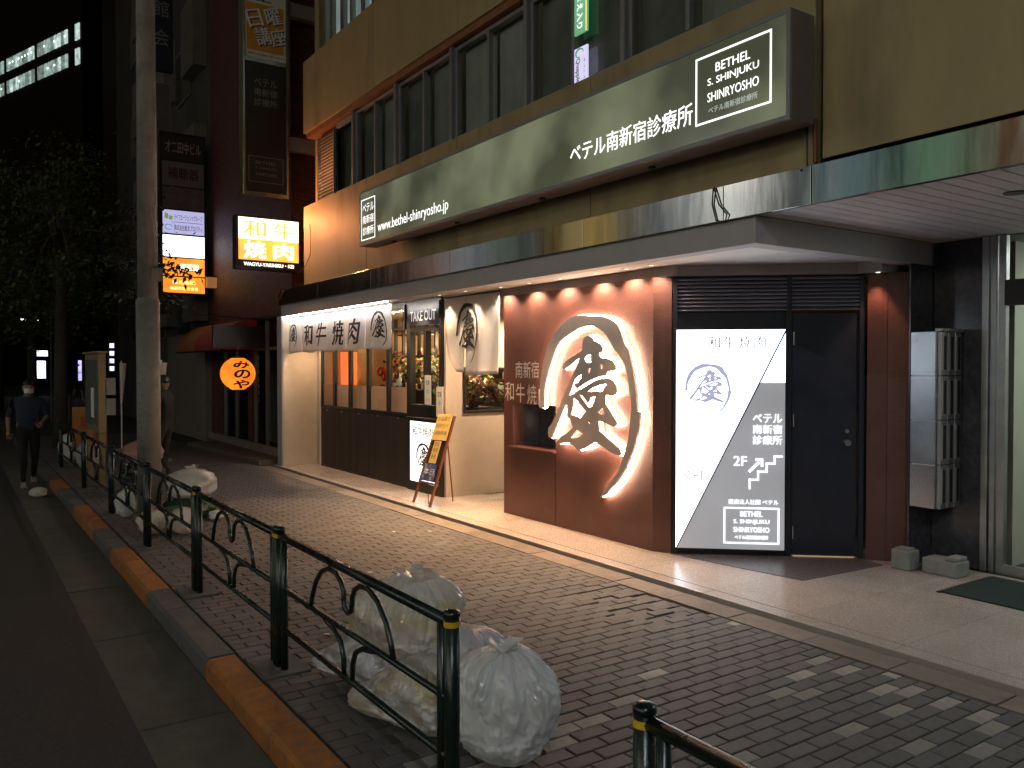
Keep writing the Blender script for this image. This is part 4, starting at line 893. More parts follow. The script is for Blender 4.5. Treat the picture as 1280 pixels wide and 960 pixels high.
for (xa, xb, mi) in ((-20.3,-18.6,0),(-18.6,-16.6,1)):
    for j in range(nseg):
        a0, a1 = (math.pi/2)*j/nseg, (math.pi/2)*(j+1)/nseg
        p = lambda a: (5.08-.75*math.sin(a)*1.0, 2.12+.62*math.cos(a))
        (ya, za), (yb_, zb) = p(a0), p(a1); mb.quad((xa,ya,za),(xb,ya,za),(xb,yb_,zb),(xa,yb_,zb), mi)
mb.add([(-16.6,5.08-.75*math.sin(a*.157), 2.12+.62*math.cos(a*.157)) for a in range(11)]+[(-16.6,5.08,2.12)], [tuple(range(12))], 1)
mb.add([(-20.3,5.08-.75*math.sin(a*.157), 2.12+.62*math.cos(a*.157)) for a in range(11)]+[(-20.3,5.08,2.12)], [tuple(range(12))], 0)
mb.build('awning_cloth', [mat('orange_canvas', (.30,.10,.03), .8, var=.2), mat('red_canvas', (.32,.03,.025), .8, var=.2)], AW)
MB().tube([(-20.3,4.33,2.1),(-16.6,4.33,2.1)], .02, 6).build('front_bar', M['black'], AW)
SB = thing('hanging_signboard', 'blank black signboard projecting below the red awning', 'sign', (-16.0, 4.62, 2.13), H90)
box('board', M['black'], SB, -.55, .42, 0, .08, 0, .42); MB().tube([(-.9,.04,.62),(.45,.04,.56)], .018, 6).build('bracket', M['black'], SB); MB().tube([(0,.04,.42),(0,.04,.6)], .01, 6).build('hanger', M['black'], SB)
# paper lantern
LA = thing('paper_lantern', 'round orange paper lantern with black brush letters', 'lantern', (-15.5, 4.385, 1.34))
prof = [(.09,0)]; 
for k in range(1, 18):
    u = k/18; r_ = .315*(math.sin(math.pi*u)**.42); prof.append((r_, .60*u)); prof.append((r_-.004 if r_ > .05 else r_, .60*u+.012))
prof.append((.09,.60))
MB().lathe([(max(r_,.09), z) for r_, z in prof], n=40).build('lantern_paper', emis('lantern_orange', (1,.24,.015), 1.15, (.5,.15,.02), .3, 4), LA, smooth=True)
MB().lathe([(.10,0),(.11,.03)], (0,0,-.02), 20).build('lower_ring', M['black'], LA); MB().lathe([(.11,0),(.10,.03)], (0,0,.59), 20).build('upper_ring', M['black'], LA)
MB().tube([(0,0,.62),(0,0,.95)], .006, 6).build('cord', M['black'], LA)
INKL = mat('lantern_ink', (.02,.003,.003), .7, bump=0)
for k, ch in enumerate('みのや'):      # wrapped on the round paper, facing +x
    zc, h = .485-.185*k, .165; vs, fs = text_mesh(ch, 0, .03)
    x0, x1 = min(v[0] for v in vs), max(v[0] for v in vs); y0, y1 = min(v[1] for v in vs), max(v[1] for v in vs)
    bm = bmesh.new(); bv = [bm.verts.new(((v[0]-(x0+x1)/2)/(x1-x0)*.30, (v[1]-(y0+y1)/2)/(y1-y0)*h+zc, 0)) for v in vs]
    for f_ in fs:
        try: bm.faces.new([bv[i] for i in f_])
        except ValueError: pass
    for ax in (0,1):
        for q in range(-12, 40):
            co = [0,0,0]; co[ax] = q*.02; no = [0,0,0]; no[ax] = 1; bmesh.ops.bisect_plane(bm, geom=bm.verts[:]+bm.edges[:]+bm.faces[:], plane_co=co, plane_no=no)
    for v in bm.verts:
        a, z = v.co.x, v.co.y; u = min(.97, max(.03, z/.6)); r_ = .315*(math.sin(math.pi*u)**.42)+.006; v.co = (math.sqrt(max(1e-4, r_*r_-a*a)), a, z)
    me = bpy.data.meshes.new('lettering'); bm.to_mesh(me); bm.free(); me.materials.append(INKL); link('lettering', me, LA)
RL = thing('red_wall_light', 'narrow vertical red glowing sign on the brick pier', 'light', (-15.0, 5.02, 1.3))
MB().box(-.07,.07,0,.06,0,.55).build('glow_face', emis('red_glow', (1,.03,.02), .8, uneven=.3, us=6), RL); MB().box(-.08,.08,.01,.07,-.02,.9).build('sign_back', M['black'], RL)
MB().tube([(.05,-.02,.26),(.05,-.05,.26)], .012, 8).build('pilot_lamp', emis('white_dot', (1,.9,.9), 6), RL)
for k, (x, y, lab) in enumerate(((-16.5,3.25,'tall white banner pole beyond the dark standing person, nearer one'),(-19.0,2.95,'white banner pole further away, left of the dark person'))):
    t = thing('banner_pole', lab, 'banner', (x,y,0), 0, 'furled banners on the pavement'); MB().tube([(0,0,0),(.02,0,1.9)], .014, 6).build('pole', M['print_white'], t)
    MB().tube([(0,0,1.0),(.02,.02,1.5),(.04,.03,1.85)], [.02,.05,.07], 8).build('furled_cloth', M['cloth'], t); MB().box(-.15,.15,-.15,.15,0,.05).build('foot', M['planter'], t)

# ================================================================== FURTHER BUILDINGS
DB = wthing('dark_office_building', 'dark tall office building with pale tiled bays beyond the brick one', 'building', (-26, 6, 0))
box('facade', M['concrete_dark'], DB, -34, -20.3, 5.2, 12, 0, 22)
for k in range(5):
    z = 1.0+k*3.1
    for a in (-22.2,-25.5,-29): 
        box('tiled_bay', M['tile_beige'], DB, a, a+1.3, 4.9, 5.2, z+1.9, z+3.6)
        w_ = box('window', M['alu'], DB, a-1.7, a-.1, 5.14, 5.2, z+1.6, z+3.0); MB().quad((a-1.65,5.13,z+1.65),(a-.15,5.13,z+1.65),(a-.15,5.13,z+2.95),(a-1.65,5.13,z+2.95)).build('pane', GL_DARK, w_)
box('ground_wall', M['tile_beige'], DB, -24.5, -20.4, 5.0, 5.19, 0.0, 2.6)
# far tower with two lit rows of windows
def facade_obj(name, label, p0, p1, h, m, depth=20):
    d = Vector((p1[0]-p0[0], p1[1]-p0[1], 0)); L_ = d.length; t = thing(name, label, 'building', (p0[0], p0[1], 0), math.atan2(d.y, d.x)); MB().box(0, L_, 0, depth, 0, h).build('facade', m, t); return t, L_
FT, L1 = facade_obj('distant_office_tower', 'black distant tower with two rows of lit windows', (-150, -1.4), (-109.3, 13.1), 60, mat('night_tower', (.02,.021,.024), .8, var=.2))
LITS = [emis('office_light', c_, s_, uneven=.5, us=1.5) for c_, s_ in (((.62,.85,.78),.42),((.6,.8,.7),.24),((.75,.95,.9),.62))]; LIT = LITS[2]; LIT2 = emis('office_lamp', (.9,1,.97), 3.)
rr = random.Random(5)
for zc in (41.6, 38.7):
    x = L1-.5; k = 0
    while x > 4:
        wd = 1.15 if k else 1.0; 
        if k == 0: wl = box('window', LIT, FT, x-wd, x, -.12, .01, zc-1.0, zc+.9); x -= wd+1.9
        else:
            wd = .62; wl = box('window', rr.choice(LITS), FT, x-wd, x, -.12, .01, zc-.8, zc+.8); x -= wd+(.26 if k % 9 else 1.0)
            if rr.random() < .3: box('ceiling_lamp', LIT2, FT, x+wd*.4, x+wd*.75, -.16, -.13, zc+.0, zc+.18)
        k += 1
facade_obj('distant_grey_tower', 'faint dark grey high rise rising beside the lit tower', (-104, 14.5), (-70, 16.5), 75, mat('grey_tower', (.055,.055,.052), .8, var=.2, vs=.3))
facade_obj('distant_low_block', 'low black block closing the end of the street', (-140, -30), (-95, 22), 14, mat('street_end', (.02,.02,.02), .9))
# small far shop lights at the street end
for k, (px, y, z, w_, h_, c, s, lab) in enumerate(((-60,4.65,1.1,.55,1.1,(.75,.8,1),5,'brightest white shop window at the end of the street'),(-60,4.2,2.7,.35,.35,(.7,.9,.1),2,'tiny yellow green lit sign at the street end'),(-60,4.65,2.5,.8,.35,(1,1,1),3,'small white lit sign above the bright far shop window'),(-55,6.3,1.0,.18,1.2,(.5,.45,1),2,'thin violet vertical lit sign at the street end'),(-50,7.3,1.6,.22,1.8,(.7,.7,1),3,'dotted white vertical lit sign right of the far lights'),(-62,6.0,5.9,.6,.2,(1,.05,.1),2.5,'small red neon line high over the street end'),(-60,5.6,2.6,.25,.4,(1,.6,.3),2.5,'small orange lit sign beside the bright far shop'))):
    t = thing('far_lit_sign', lab, 'sign', (px,y,z), H90, 'lit signs at the end of the street'); gm_ = emis('far_glow', c, s*.7, uneven=.6, us=3)
    for q_ in range(4 if h_ > 1.5 else 1):
        hh_ = h_ if h_ <= 1.5 else .24; MB().box(-w_/2,w_/2,-.02,0,q_*.42,q_*.42+hh_).build('glow_face', gm_, t)
    MB().box(-w_/2-.04,w_/2+.04,0,.1,-.04,h_+.04).build('sign_box', M['black'], t)
SLP = thing('far_street_lamp', 'distant twin headed street lamp glowing white', 'street lamp', (-62, 4.15, 0)); MB().tube([(0,0,0),(0,0,4.9)], [.08,.05], 8).build('post', M['pole'], SLP)
for s_ in (-1,1): MB().box(-.1,.1,.12*s_ if s_>0 else -.55,.55 if s_>0 else -.12,4.86,4.94).build('lamp_head', emis('far_lamp', (.8,.9,1), 5), SLP)
PS = thing('parking_sign', 'blue parking sign with arrow under a red round sign, on a thin post', 'traffic sign', (-30, 2.62, 0), H90)
MB().tube([(0,.03,0),(0,.03,4.1)], .03, 8).build('post', M['pole'], PS); box('sign_plate', mat('sign_white', (.16,.16,.17), .6), PS, -.36, .36, -.02, 0, 3.34, 3.66)
box('blue_square', mat('sign_blue', (.03,.03,.12), .6), PS, -.33, -.05, -.025, -.021, 3.37, 3.63); text(PS, 'P', -.19, 3.5, .13, .19, -.028, mat('sign_dull_white', (.3,.3,.3), .6)); text(PS, '→', .16, 3.5, .30, .14, -.025, mat('sign_red', (.25,.04,.03), .6), bold=.05)
mb = MB(); mb.tube([(0,-.04,3.93),(0,-.02,3.93)], .24, 20); mb.build('round_plate', mat('sign_red2', (.16,.02,.02), .6), PS)
# ================================================================== STREET FURNITURE
# grey pole
PL = thing('utility_pole', 'grey steel pole with thicker sleeved base standing behind the guard rail', 'pole', (-10.25, 1.88, 0))
MB().tube([(0,0,0),(0,0,2.52)], .128, 28).build('base_sleeve', M['pole'], PL, smooth=True); MB().tube([(0,0,2.52),(0,0,2.55)], [.128,.112], 28).build('sleeve_cap', M['pole'], PL)
MB().tube([(0,0,2.55),(0,0,9.5)], [.112,.088], 28).build('shaft', M['pole'], PL, smooth=True)
rr = random.Random(2)
for k in range(10):
    z = .9+k*.075+rr.uniform(-.02,.02); a = -.95+rr.uniform(-.15,.15); MB().tube([(.122*math.cos(a),.122*math.sin(a),z),(.132*math.cos(a),.132*math.sin(a),z)], .007, 6).build('bolt', M['black'], PL)
MB().box(.06,.12,.02,.14,2.75,2.9).build('junction_box', M['pole'], PL)

# guard rail sections
def arc(c, r, a0, a1, n=8): return [(c[0]+r*math.cos(a0+(a1-a0)*i/n), 0, c[1]+r*math.sin(a0+(a1-a0)*i/n)) for i in range(n+1)]
def rail_meshes(L_):
    D = {}
    D['top_rail'] = MB().tube([(0,0,.775),(L_,0,.775)], .0225, 12)
    D['middle_rail'] = MB().tube([(0,0,.475),(L_,0,.475)], .015, 10)
    D['bottom_rail'] = MB().tube([(0,0,.245),(L_,0,.245)], .0165, 10)
    c = L_/2
    for nm, s in (('left_arch', -1), ('right_arch', 1)):
        P = [(c+s*.50,0,.475),(c+s*.47,0,.55),(c+s*.42,0,.63),(c+s*.34,0,.70),(c+s*.24,0,.735),(c+s*.15,0,.73),(c+s*.085,0,.70),(c+s*.055,0,.66),(c+s*.05,0,.62),(c+s*.04,0,.585),(c,0,.565)]
        D[nm] = MB().tube(P, .0135, 8)
        Q = [(c+s*.05,0,.245),(c+s*.055,0,.33),(c+s*.09,0,.40),(c+s*.17,0,.44),(c+s*.26,0,.455),(c+s*.33,0,.473)]
        D[nm.replace('arch','bracket_curve')] = MB().tube(Q, .0135, 8)
    return D
def rail_section(x0, x1, label, pads=True, first=None):
    t = thing('guard_rail', label, 'guard rail', (x0, 1.57, 0), 0, 'green pipe guard rails along the kerb'); L_ = x1-x0
    for nm, mb in rail_meshes(L_).items():
        nm = {'left_arch':'arch','right_arch':'arch','left_bracket_curve':'curved_brace','right_bracket_curve':'curved_brace'}.get(nm, nm)
        mb.build(nm, M['rail'], t, smooth=True)
    for k, x in enumerate((.0, L_)):
        s = 1 if k == 0 else -1
        MB().tube([(x+s*.075,0,.0),(x+s*.075,0,.775)], .021, 14).build('inner_post', M['rail'], t, smooth=True)
        p = MB().tube([(x,0,-.02),(x,0,.80)], .031, 18).build('post', M['rail'], t, smooth=True)
        MB().lathe([(.033,.0),(.034,.012),(.030,.022),(.015,.029),(.004,.030)], (x,0,.80), 18).build('post_cap', M['rail'], p, smooth=True)
        if x0 > -8: MB().lathe([(.0325,0),(.0325,.022)], (x,0,.763), 18).build('yellow_band', M['yellow_tape'], p)
        if pads and (k == 0 or x1 > -3): MB().box(x-.16,x+.16,-.13,.13,-.02,.012).build('footing_pad', M['kerb'], t, bevel=.006)
    return t
rail_section(-4.72, -2.72, 'nearest long guard rail with rubbish bags behind it')
rail_section(-1.66, .34, 'guard rail cut off at the bottom right corner of the photo')
rail_section(-6.68, -4.76, 'second guard rail from the front, leading up to the white bags')
rail_section(-8.66, -6.72, 'third guard rail, in front of the bag on the green crate')
rail_section(-10.86, -8.70, 'fourth guard rail, in front of the grey pole')
rail_section(-13.36, -10.90, 'fifth guard rail, beside the notice board')
rail_section(-16.4, -13.40, 'farthest guard rail of the near row')
t = rail_section(-26.0, -23.0, 'pale lit guard rail far off at the left edge of the photo')
t.location = (-26, -.3, -.12)

# notice board with glass case
NB_ = wthing('notice_board', 'tan framed street notice board seen almost edge on behind the rail', 'notice board', (-14.1, 1.85, 0))
box('case', M['tan_frame'], NB_, -14.9, -13.45, 1.78, 1.88, .78, 1.97, bevel=.01)
box('glazed_face', mat('map_face', (.20,.22,.20), .12, var=.3, vs=3), NB_, -14.8, -13.53, 1.765, 1.779, .88, 1.88)
box('notice_sheet', M['paper_white'], NB_, -14.1, -13.8, 1.760, 1.764, 1.0, 1.45)
box('cap', M['tan_frame'], NB_, -14.95, -13.40, 1.75, 1.91, 1.971, 2.0, bevel=.006)
for x in (-14.8,-13.52): MB().box(x-.04,x+.04,1.79,1.87,0,.78).build('leg', M['tan_frame'], NB_)
for z in (1.3,1.05): box('side_leaflet', M['planter'], NB_, -13.455, -13.445, 1.885, 2.01, z, z+.3)
OS = thing('orange_signboard', 'small orange and yellow standing signboard beside the notice board', 'sign', (-16.6, 2.05, 0), H90)
box('board', mat('orange_board', (.28,.12,.025), .6, var=.15), OS, -.28, .28, 0, .04, .25, 1.05); text(OS, '駐輪', .02, .78, .34, .20, -.004, mat('red_print', (.35,.03,.02), .7), bold=.03); text(OS, '禁止', .02, .50, .34, .18, -.004, mat('red_print2', (.35,.03,.02), .7), bold=.03)
for x in (-.2,.2): MB().box(x-.02,x+.02,0,.04,0,.25).build('leg', M['black'], OS)

# easel menu stand
EZ = wthing('menu_easel', 'slim red-brown wooden easel with yellow menus by the takeout window', 'easel', (-9.25, 5.0, .021))
b0 = [(-9.47,4.90),(-9.03,4.90)]; tp = [(-9.42,5.26,1.12),(-9.03,5.26,1.14)]
def on(u, v, off=0.):      # u across 0..1, v height 0..1
    P0 = Vector((b0[0][0]+(b0[1][0]-b0[0][0])*u, b0[0][1], .022)); P1 = Vector(tp[0]).lerp(Vector(tp[1]), u); p = P0.lerp(P1, v); n_ = Vector((0,-.95,.31)); return p + n_*off
for u in (0,1): 
    a, b = on(u,0), on(u,1); MB().add([a+Vector(q) for q in ((-.018,-.012,0),(.018,-.012,0),(.018,.012,0),(-.018,.012,0))]+[b+Vector(q) for q in ((-.018,-.012,0),(.018,-.012,0),(.018,.012,0),(-.018,.012,0))], [(0,3,2,1),(4,5,6,7),(0,1,5,4),(1,2,6,5),(2,3,7,6),(3,0,4,7)]).build('leg', M['wood_red'], EZ)
for v in (.24,.97):
    MB().tube([on(.02,v),on(.98,v)], .014, 6).build('crossbar', M['wood_red'], EZ)
MB().tube([on(.5,.95),(-9.25,5.36,.022)], .010, 6).build('rear_leg', M['wood_red'], EZ)
MB().tube([on(.5,.24),(-9.25,5.0,.022)], .006, 6).build('chain', M['black'], EZ)
def sheet(name, m, u0, u1, v0, v1, off): MB().add([on(u0,v0,off),on(u1,v0,off),on(u1,v1,off),on(u0,v1,off)], [(0,1,2,3)]).build(name, m, EZ); 
def esheet(name, m, u0, u1, v0, v1, off):
    MB().add([on(u0,v0,off),on(u1,v0,off),on(u1,v1,off),on(u0,v1,off)]+[on(u0,v0,off-.008),on(u1,v0,off-.008),on(u1,v1,off-.008),on(u0,v1,off-.008)], [(0,1,2,3),(7,6,5,4),(0,4,5,1),(1,5,6,2),(2,6,7,3),(3,7,4,0)]).build(name, m, EZ)
esheet('board', M['black'], .08, .92, .26, .95, .01)
esheet('yellow_menu', M['paper_yellow'], .02, .98, .72, 1.02, .028)
esheet('yellow_menu', M['paper_yellow'], .30, .72, .46, .71, .028)
esheet('blue_poster', mat('blue_poster', (.05,.08,.22), .4, var=.6, vs=14, dark=((.5,.5,.55), 9, .8)), .12, .85, .27, .45, .026)
def etext(s_, u0, u1, v0, v1, m_):
    vs, fs = text_mesh(s_); x0, x1 = min(v[0] for v in vs), max(v[0] for v in vs); y0, y1 = min(v[1] for v in vs), max(v[1] for v in vs)
    MB().add([on(u0+(u1-u0)*(v[0]-x0)/(x1-x0), v0+(v1-v0)*(v[1]-y0)/(y1-y0), .031) for v in vs], fs).build('lettering', m_, EZ)
INKM = mat('menu_ink', (.12,.08,.03), .8, bump=0)
for k, s_ in enumerate(('お品書き','特選和牛ランチ','焼肉弁当')): etext(s_, .10, .90, .94-.08*k, .99-.08*k, INKM)
for k, s_ in enumerate(('営業','時間','昼夜')): etext(s_, .36, .66, .65-.07*k, .70-.07*k, INKM)
etext('本日', .2, .8, .33, .40, M['print_white'])
for k, (x, z, lab) in enumerate(((-9.93,1.25,'small white paper notice standing inside the takeout window'),(-9.60,1.10,'small white card leaning on the takeout counter ledge'))):
    o = thing('paper_notice', lab, 'notice', (x, 5.36, z)); box('card', M['paper_white'], o, -.09, .09, 0, .006, 0, .40); text(o, '営業', 0, .30, .10, .07, -.003, M['ink']); text(o, '中', 0, .18, .07, .07, -.003, mat('green_ink', (.1,.35,.2), .7)); text(o, 'ようこそ', 0, .07, .13, .04, -.003, mat('red_ink', (.5,.1,.1), .7))

# ================================================================== RUBBISH BAGS
def bag_mat(name, c, blot, blot2):
    m = bpy.data.materials.new(name); m.use_nodes = True; N = m.node_tree.nodes; L = m.node_tree.links; b = N['Principled BSDF']; o = N['Material Output']
    tc = N.new('ShaderNodeTexCoord')
    n1 = N.new('ShaderNodeTexNoise'); n1.inputs['Scale'].default_value = 5; n1.inputs['Detail'].default_value = 3; L.new(tc.outputs['Object'], n1.inputs[0])
    cr = N.new('ShaderNodeValToRGB'); L.new(n1.outputs[0], cr.inputs[0]); e = cr.color_ramp.elements
    e[0].position = .32; e[0].color = (*blot, 1); e[1].position = .48; e[1].color = (*c, 1); q = e.new(.60); q.color = (*[min(1, v*1.15) for v in c], 1); q = e.new(.72); q.color = (*blot2, 1)
    L.new(cr.outputs[0], b.inputs['Base Color']); b.inputs['Roughness'].default_value = .3; b.inputs['Coat Weight'].default_value = .8; b.inputs['Coat Roughness'].default_value = .12; b.inputs['Specular IOR Level'].default_value = .6
    gr = N.new('ShaderNodeTexGradient'); gr.gradient_type = 'RADIAL'; L.new(tc.outputs['Object'], gr.inputs[0])
    sp = N.new('ShaderNodeSeparateXYZ'); L.new(tc.outputs['Object'], sp.inputs[0]); nd = N.new('ShaderNodeTexNoise'); nd.inputs['Scale'].default_value = 7; L.new(tc.outputs['Object'], nd.inputs[0])
    cb = N.new('ShaderNodeCombineXYZ'); m1 = N.new('ShaderNodeMath'); m1.operation = 'MULTIPLY_ADD'; L.new(nd.outputs[0], m1.inputs[0]); m1.inputs[1].default_value = .10; L.new(gr.outputs['Fac'], m1.inputs[2])
    m2 = N.new('ShaderNodeMath'); m2.operation = 'MULTIPLY'; L.new(m1.outputs[0], m2.inputs[0]); m2.inputs[1].default_value = 15; L.new(m2.outputs[0], cb.inputs[0])
    m3 = N.new('ShaderNodeMath'); m3.operation = 'MULTIPLY'; L.new(sp.outputs[2], m3.inputs[0]); m3.inputs[1].default_value = 3; L.new(m3.outputs[0], cb.inputs[1])
    n2 = N.new('ShaderNodeTexNoise'); n2.inputs['Scale'].default_value = 1; n2.inputs['Detail'].default_value = 2.5; n2.inputs['Distortion'].default_value = .6; L.new(cb.outputs[0], n2.inputs[0])
    ab = N.new('ShaderNodeMath'); ab.operation = 'SUBTRACT'; L.new(n2.outputs[0], ab.inputs[0]); ab.inputs[1].default_value = .5; a2 = N.new('ShaderNodeMath'); a2.operation = 'ABSOLUTE'; L.new(ab.outputs[0], a2.inputs[0])
    bp = N.new('ShaderNodeBump'); bp.invert = True; bp.inputs['Strength'].default_value = .9; bp.inputs['Distance'].default_value = .05; L.new(a2.outputs[0], bp.inputs['Height']); L.new(bp.outputs[0], b.inputs['Normal'])
    tr = N.new('ShaderNodeBsdfTranslucent'); tr.inputs[0].default_value = (*c, 1); mx = N.new('ShaderNodeMixShader'); mx.inputs[0].default_value = .45
    L.new(b.outputs[0], mx.inputs[1]); L.new(tr.outputs[0], mx.inputs[2]); L.new(mx.outputs[0], o.inputs[0]); return m
BM1 = bag_mat('clear_bag_plastic', (.86,.88,.89), (.62,.62,.58), (.58,.55,.56)); BM2 = bag_mat('bag_plastic_yellowish', (.84,.82,.78), (.62,.50,.16), (.42,.26,.28)); BM3 = bag_mat('bag_plastic_grey', (.78,.78,.82), (.52,.48,.52), (.55,.54,.57)); BM4 = bag_mat('bag_plastic_pinkish', (.55,.36,.33), (.42,.22,.20), (.50,.42,.38))
GRN = bag_mat('green_net', (.02,.10,.03), (.01,.05,.02), (.03,.13,.05))
def bag(label, loc, size, m, seed, knot=True, lean=(0,0), tail=None, zrot=0, group='white rubbish bags by the rail'):
    rr = random.Random(seed); t = thing('rubbish_bag', label, 'rubbish bag', loc, zrot, group); bm = bmesh.new(); bmesh.ops.create_icosphere(bm, subdivisions=6 if loc[0] > -5 else 4, radius=1)
    ph = rr.uniform(0,6); o3 = Vector((seed*3.1, seed*1.7, 0)); nr = rr.randint(11,15)
    for v in bm.verts:
        p = v.co.copy(); th_ = math.atan2(p.y, p.x); u = (p.z+1)/2; r_ = 1.0
        r_ += .20*(noise.noise(p*1.3+o3)) + .08*noise.noise(p*3.2+o3)
        pl = max(0, (u-.45)/.55)                               # pleats toward the gathered neck
        r_ += (.055*math.sin(th_*nr+ph+2*noise.noise(p*2+o3)) + .035*math.sin(th_*nr*2.3+ph*2))*pl**.7 - (.16*pl**3 if knot else 0)
        k1 = noise.noise(Vector((math.cos(th_)*3.2, math.sin(th_)*3.2, p.z*1.1+seed))+p*.6); k2 = noise.noise(Vector((math.cos(th_)*7, math.sin(th_)*7, p.z*2.2-seed))+p*1.2); k3 = noise.noise(p*5.5+o3)
        r_ += .13*(1-min(1, abs(k1)*3.2))**1.5*(.35+.65*pl) + .075*(1-min(1, abs(k2)*3.4))**1.5*(.35+.65*pl) + .03*(1-min(1, abs(k3)*4))**2 - .05
        z = p.z
        if u < .22: z = -1+.56*(u/.22)*.8                      # slumped flat base
        if u < .3: r_ *= 1.08
        q = Vector((p.x*r_, p.y*r_, z*(1+.1*noise.noise(p*1.5-o3))))
        if knot: q.z -= .28*math.exp(-((p.x**2+p.y**2)/.05))*(1 if p.z > 0 else 0)
        if tail:                                               # a corner pulled out sideways
            d = max(0, p.normalized().dot(Vector(tail).normalized())); q += Vector(tail)*(d**7)
        q.x += lean[0]*u; q.y += lean[1]*u
        v.co = Vector((q.x*size[0], q.y*size[1], (q.z+1)*size[2]))
    me = bpy.data.meshes.new('bag_skin'); bm.to_mesh(me); bm.free(); me.materials.append(m); me.shade_smooth(); link('bag_skin', me, t)
    if knot:
        k = MB(); c = Vector((lean[0]*size[0], lean[1]*size[1], 1.72*size[2]))
        for j in range(9):
            a = rr.uniform(0,6.28); l_ = rr.uniform(.07,.15)*(size[0]/.3); e_ = c+Vector((math.cos(a)*l_, math.sin(a)*l_, rr.uniform(.02,.09))); s = Vector((-math.sin(a), math.cos(a), 0))*l_*.45
            mid = c.lerp(e_, .5)+Vector((0,0,.02)); k.add([c-s*.15, mid-s*.7, e_-s*rr.uniform(.4,1), e_+s*rr.uniform(.4,1), mid+s*.7, c+s*.15], [(0,1,4,5),(1,2,3,4)])
        k.build('tied_neck', m, t)
    return t
bag('big pale bluish bag nearest the camera, right of the end post', (-3.03, 2.02, 0), (.255,.24,.255), BM1, 1, lean=(-.15,.1))
bag('topmost bulging bag of the pile with yellow rubbish showing', (-3.94, 2.06, .19), (.28,.25,.24), BM2, 2, lean=(.15,-.1))
bag('flat grey bag at the bottom left of the pile', (-4.12, 1.98, 0), (.30,.24,.15), BM3, 3, knot=False, tail=(-.55,-.55,-.2))
bag('low bag with a pointed corner at the front of the pile', (-3.52, 1.90, 0), (.28,.22,.17), BM2, 4, knot=False, tail=(-.75,-.6,-.35))
bag('grey bag wedged behind the front of the pile', (-3.68, 2.22, .02), (.27,.24,.19), BM3, 5, knot=False)
bag('round bag lobe bulging at the left of the topmost bag', (-4.20, 1.98, .13), (.20,.18,.20), BM2, 22, knot=False)
bag('small crumpled bag left behind the pile', (-4.45, 2.22, 0), (.14,.12,.10), BM1, 6, knot=False)
GC = thing('green_net_bag', 'green netted crate carrying the big white bag right of the pole', 'crate', (-10.15, 2.30, 0))
bm = bmesh.new(); bmesh.ops.create_icosphere(bm, subdivisions=4, radius=1)
for v in bm.verts: v.co = Vector((v.co.x*.34*(1+.12*noise.noise(v.co*3)), v.co.y*.30*(1+.12*noise.noise(v.co*3)), max(0, (v.co.z+.7)*.16)))
me = bpy.data.meshes.new('net'); bm.to_mesh(me); bm.free(); me.materials.append(GRN); me.shade_smooth(); link('net', me, GC)
bag('big white bag resting on the green net right of the pole', (-10.15, 2.30, .20), (.30,.28,.19), BM1, 7, lean=(0,.1))
bag('small white bag on the ground left of the pole foot', (-9.28, 1.72, 0), (.15,.14,.13), BM2, 8)
bag('small white bag on the ground right of the pole foot', (-9.12, 2.0, 0), (.17,.14,.14), BM2, 9, knot=False)
bag('narrow white bag standing against the pole', (-10.5, 1.66, 0), (.11,.11,.17), BM1, 10)
bag('tiny white scrap bag lying right of the green net', (-9.75, 2.50, 0), (.09,.08,.055), BM1, 11, knot=False)
bag('pinkish bag on top of dark rubbish left of the pole', (-12.6, 2.22, .38), (.30,.28,.17), BM4, 12)
DBG = bag_mat('dark_bag_plastic', (.04,.04,.045), (.03,.03,.03), (.06,.05,.05))
bag('dark rubbish bag beneath the pinkish bag', (-12.6, 2.22, 0), (.32,.30,.22), DBG, 13, knot=False)
bag('pale bag behind the farthest rail section', (-15.9, 1.95, 0), (.22,.2,.26), BM3, 14)
bag('small pale bag at the far end of the rail row', (-17.3, 1.8, 0), (.20,.18,.28), BM1, 15)
bag('small white bag lying in the gutter far left', (-13.7, 1.02, -.116), (.15,.12,.07), BM2, 16, knot=False)
rr = random.Random(8)
for k in range(5):
    x, y = rr.uniform(-9,-3.5), rr.uniform(1.8,4.3); mb = MB(); a = rr.uniform(0,3)
    mb.box(-.02,.02,-.008,.008,0,.004); o = mb.build('litter_scrap', M['paper_white'], rot=(0,0,a), loc=(x,y,.004)); tag(o, 'tiny pale scrap of paper lying on the brick pavement', 'litter', 'paper scraps on the pavement')

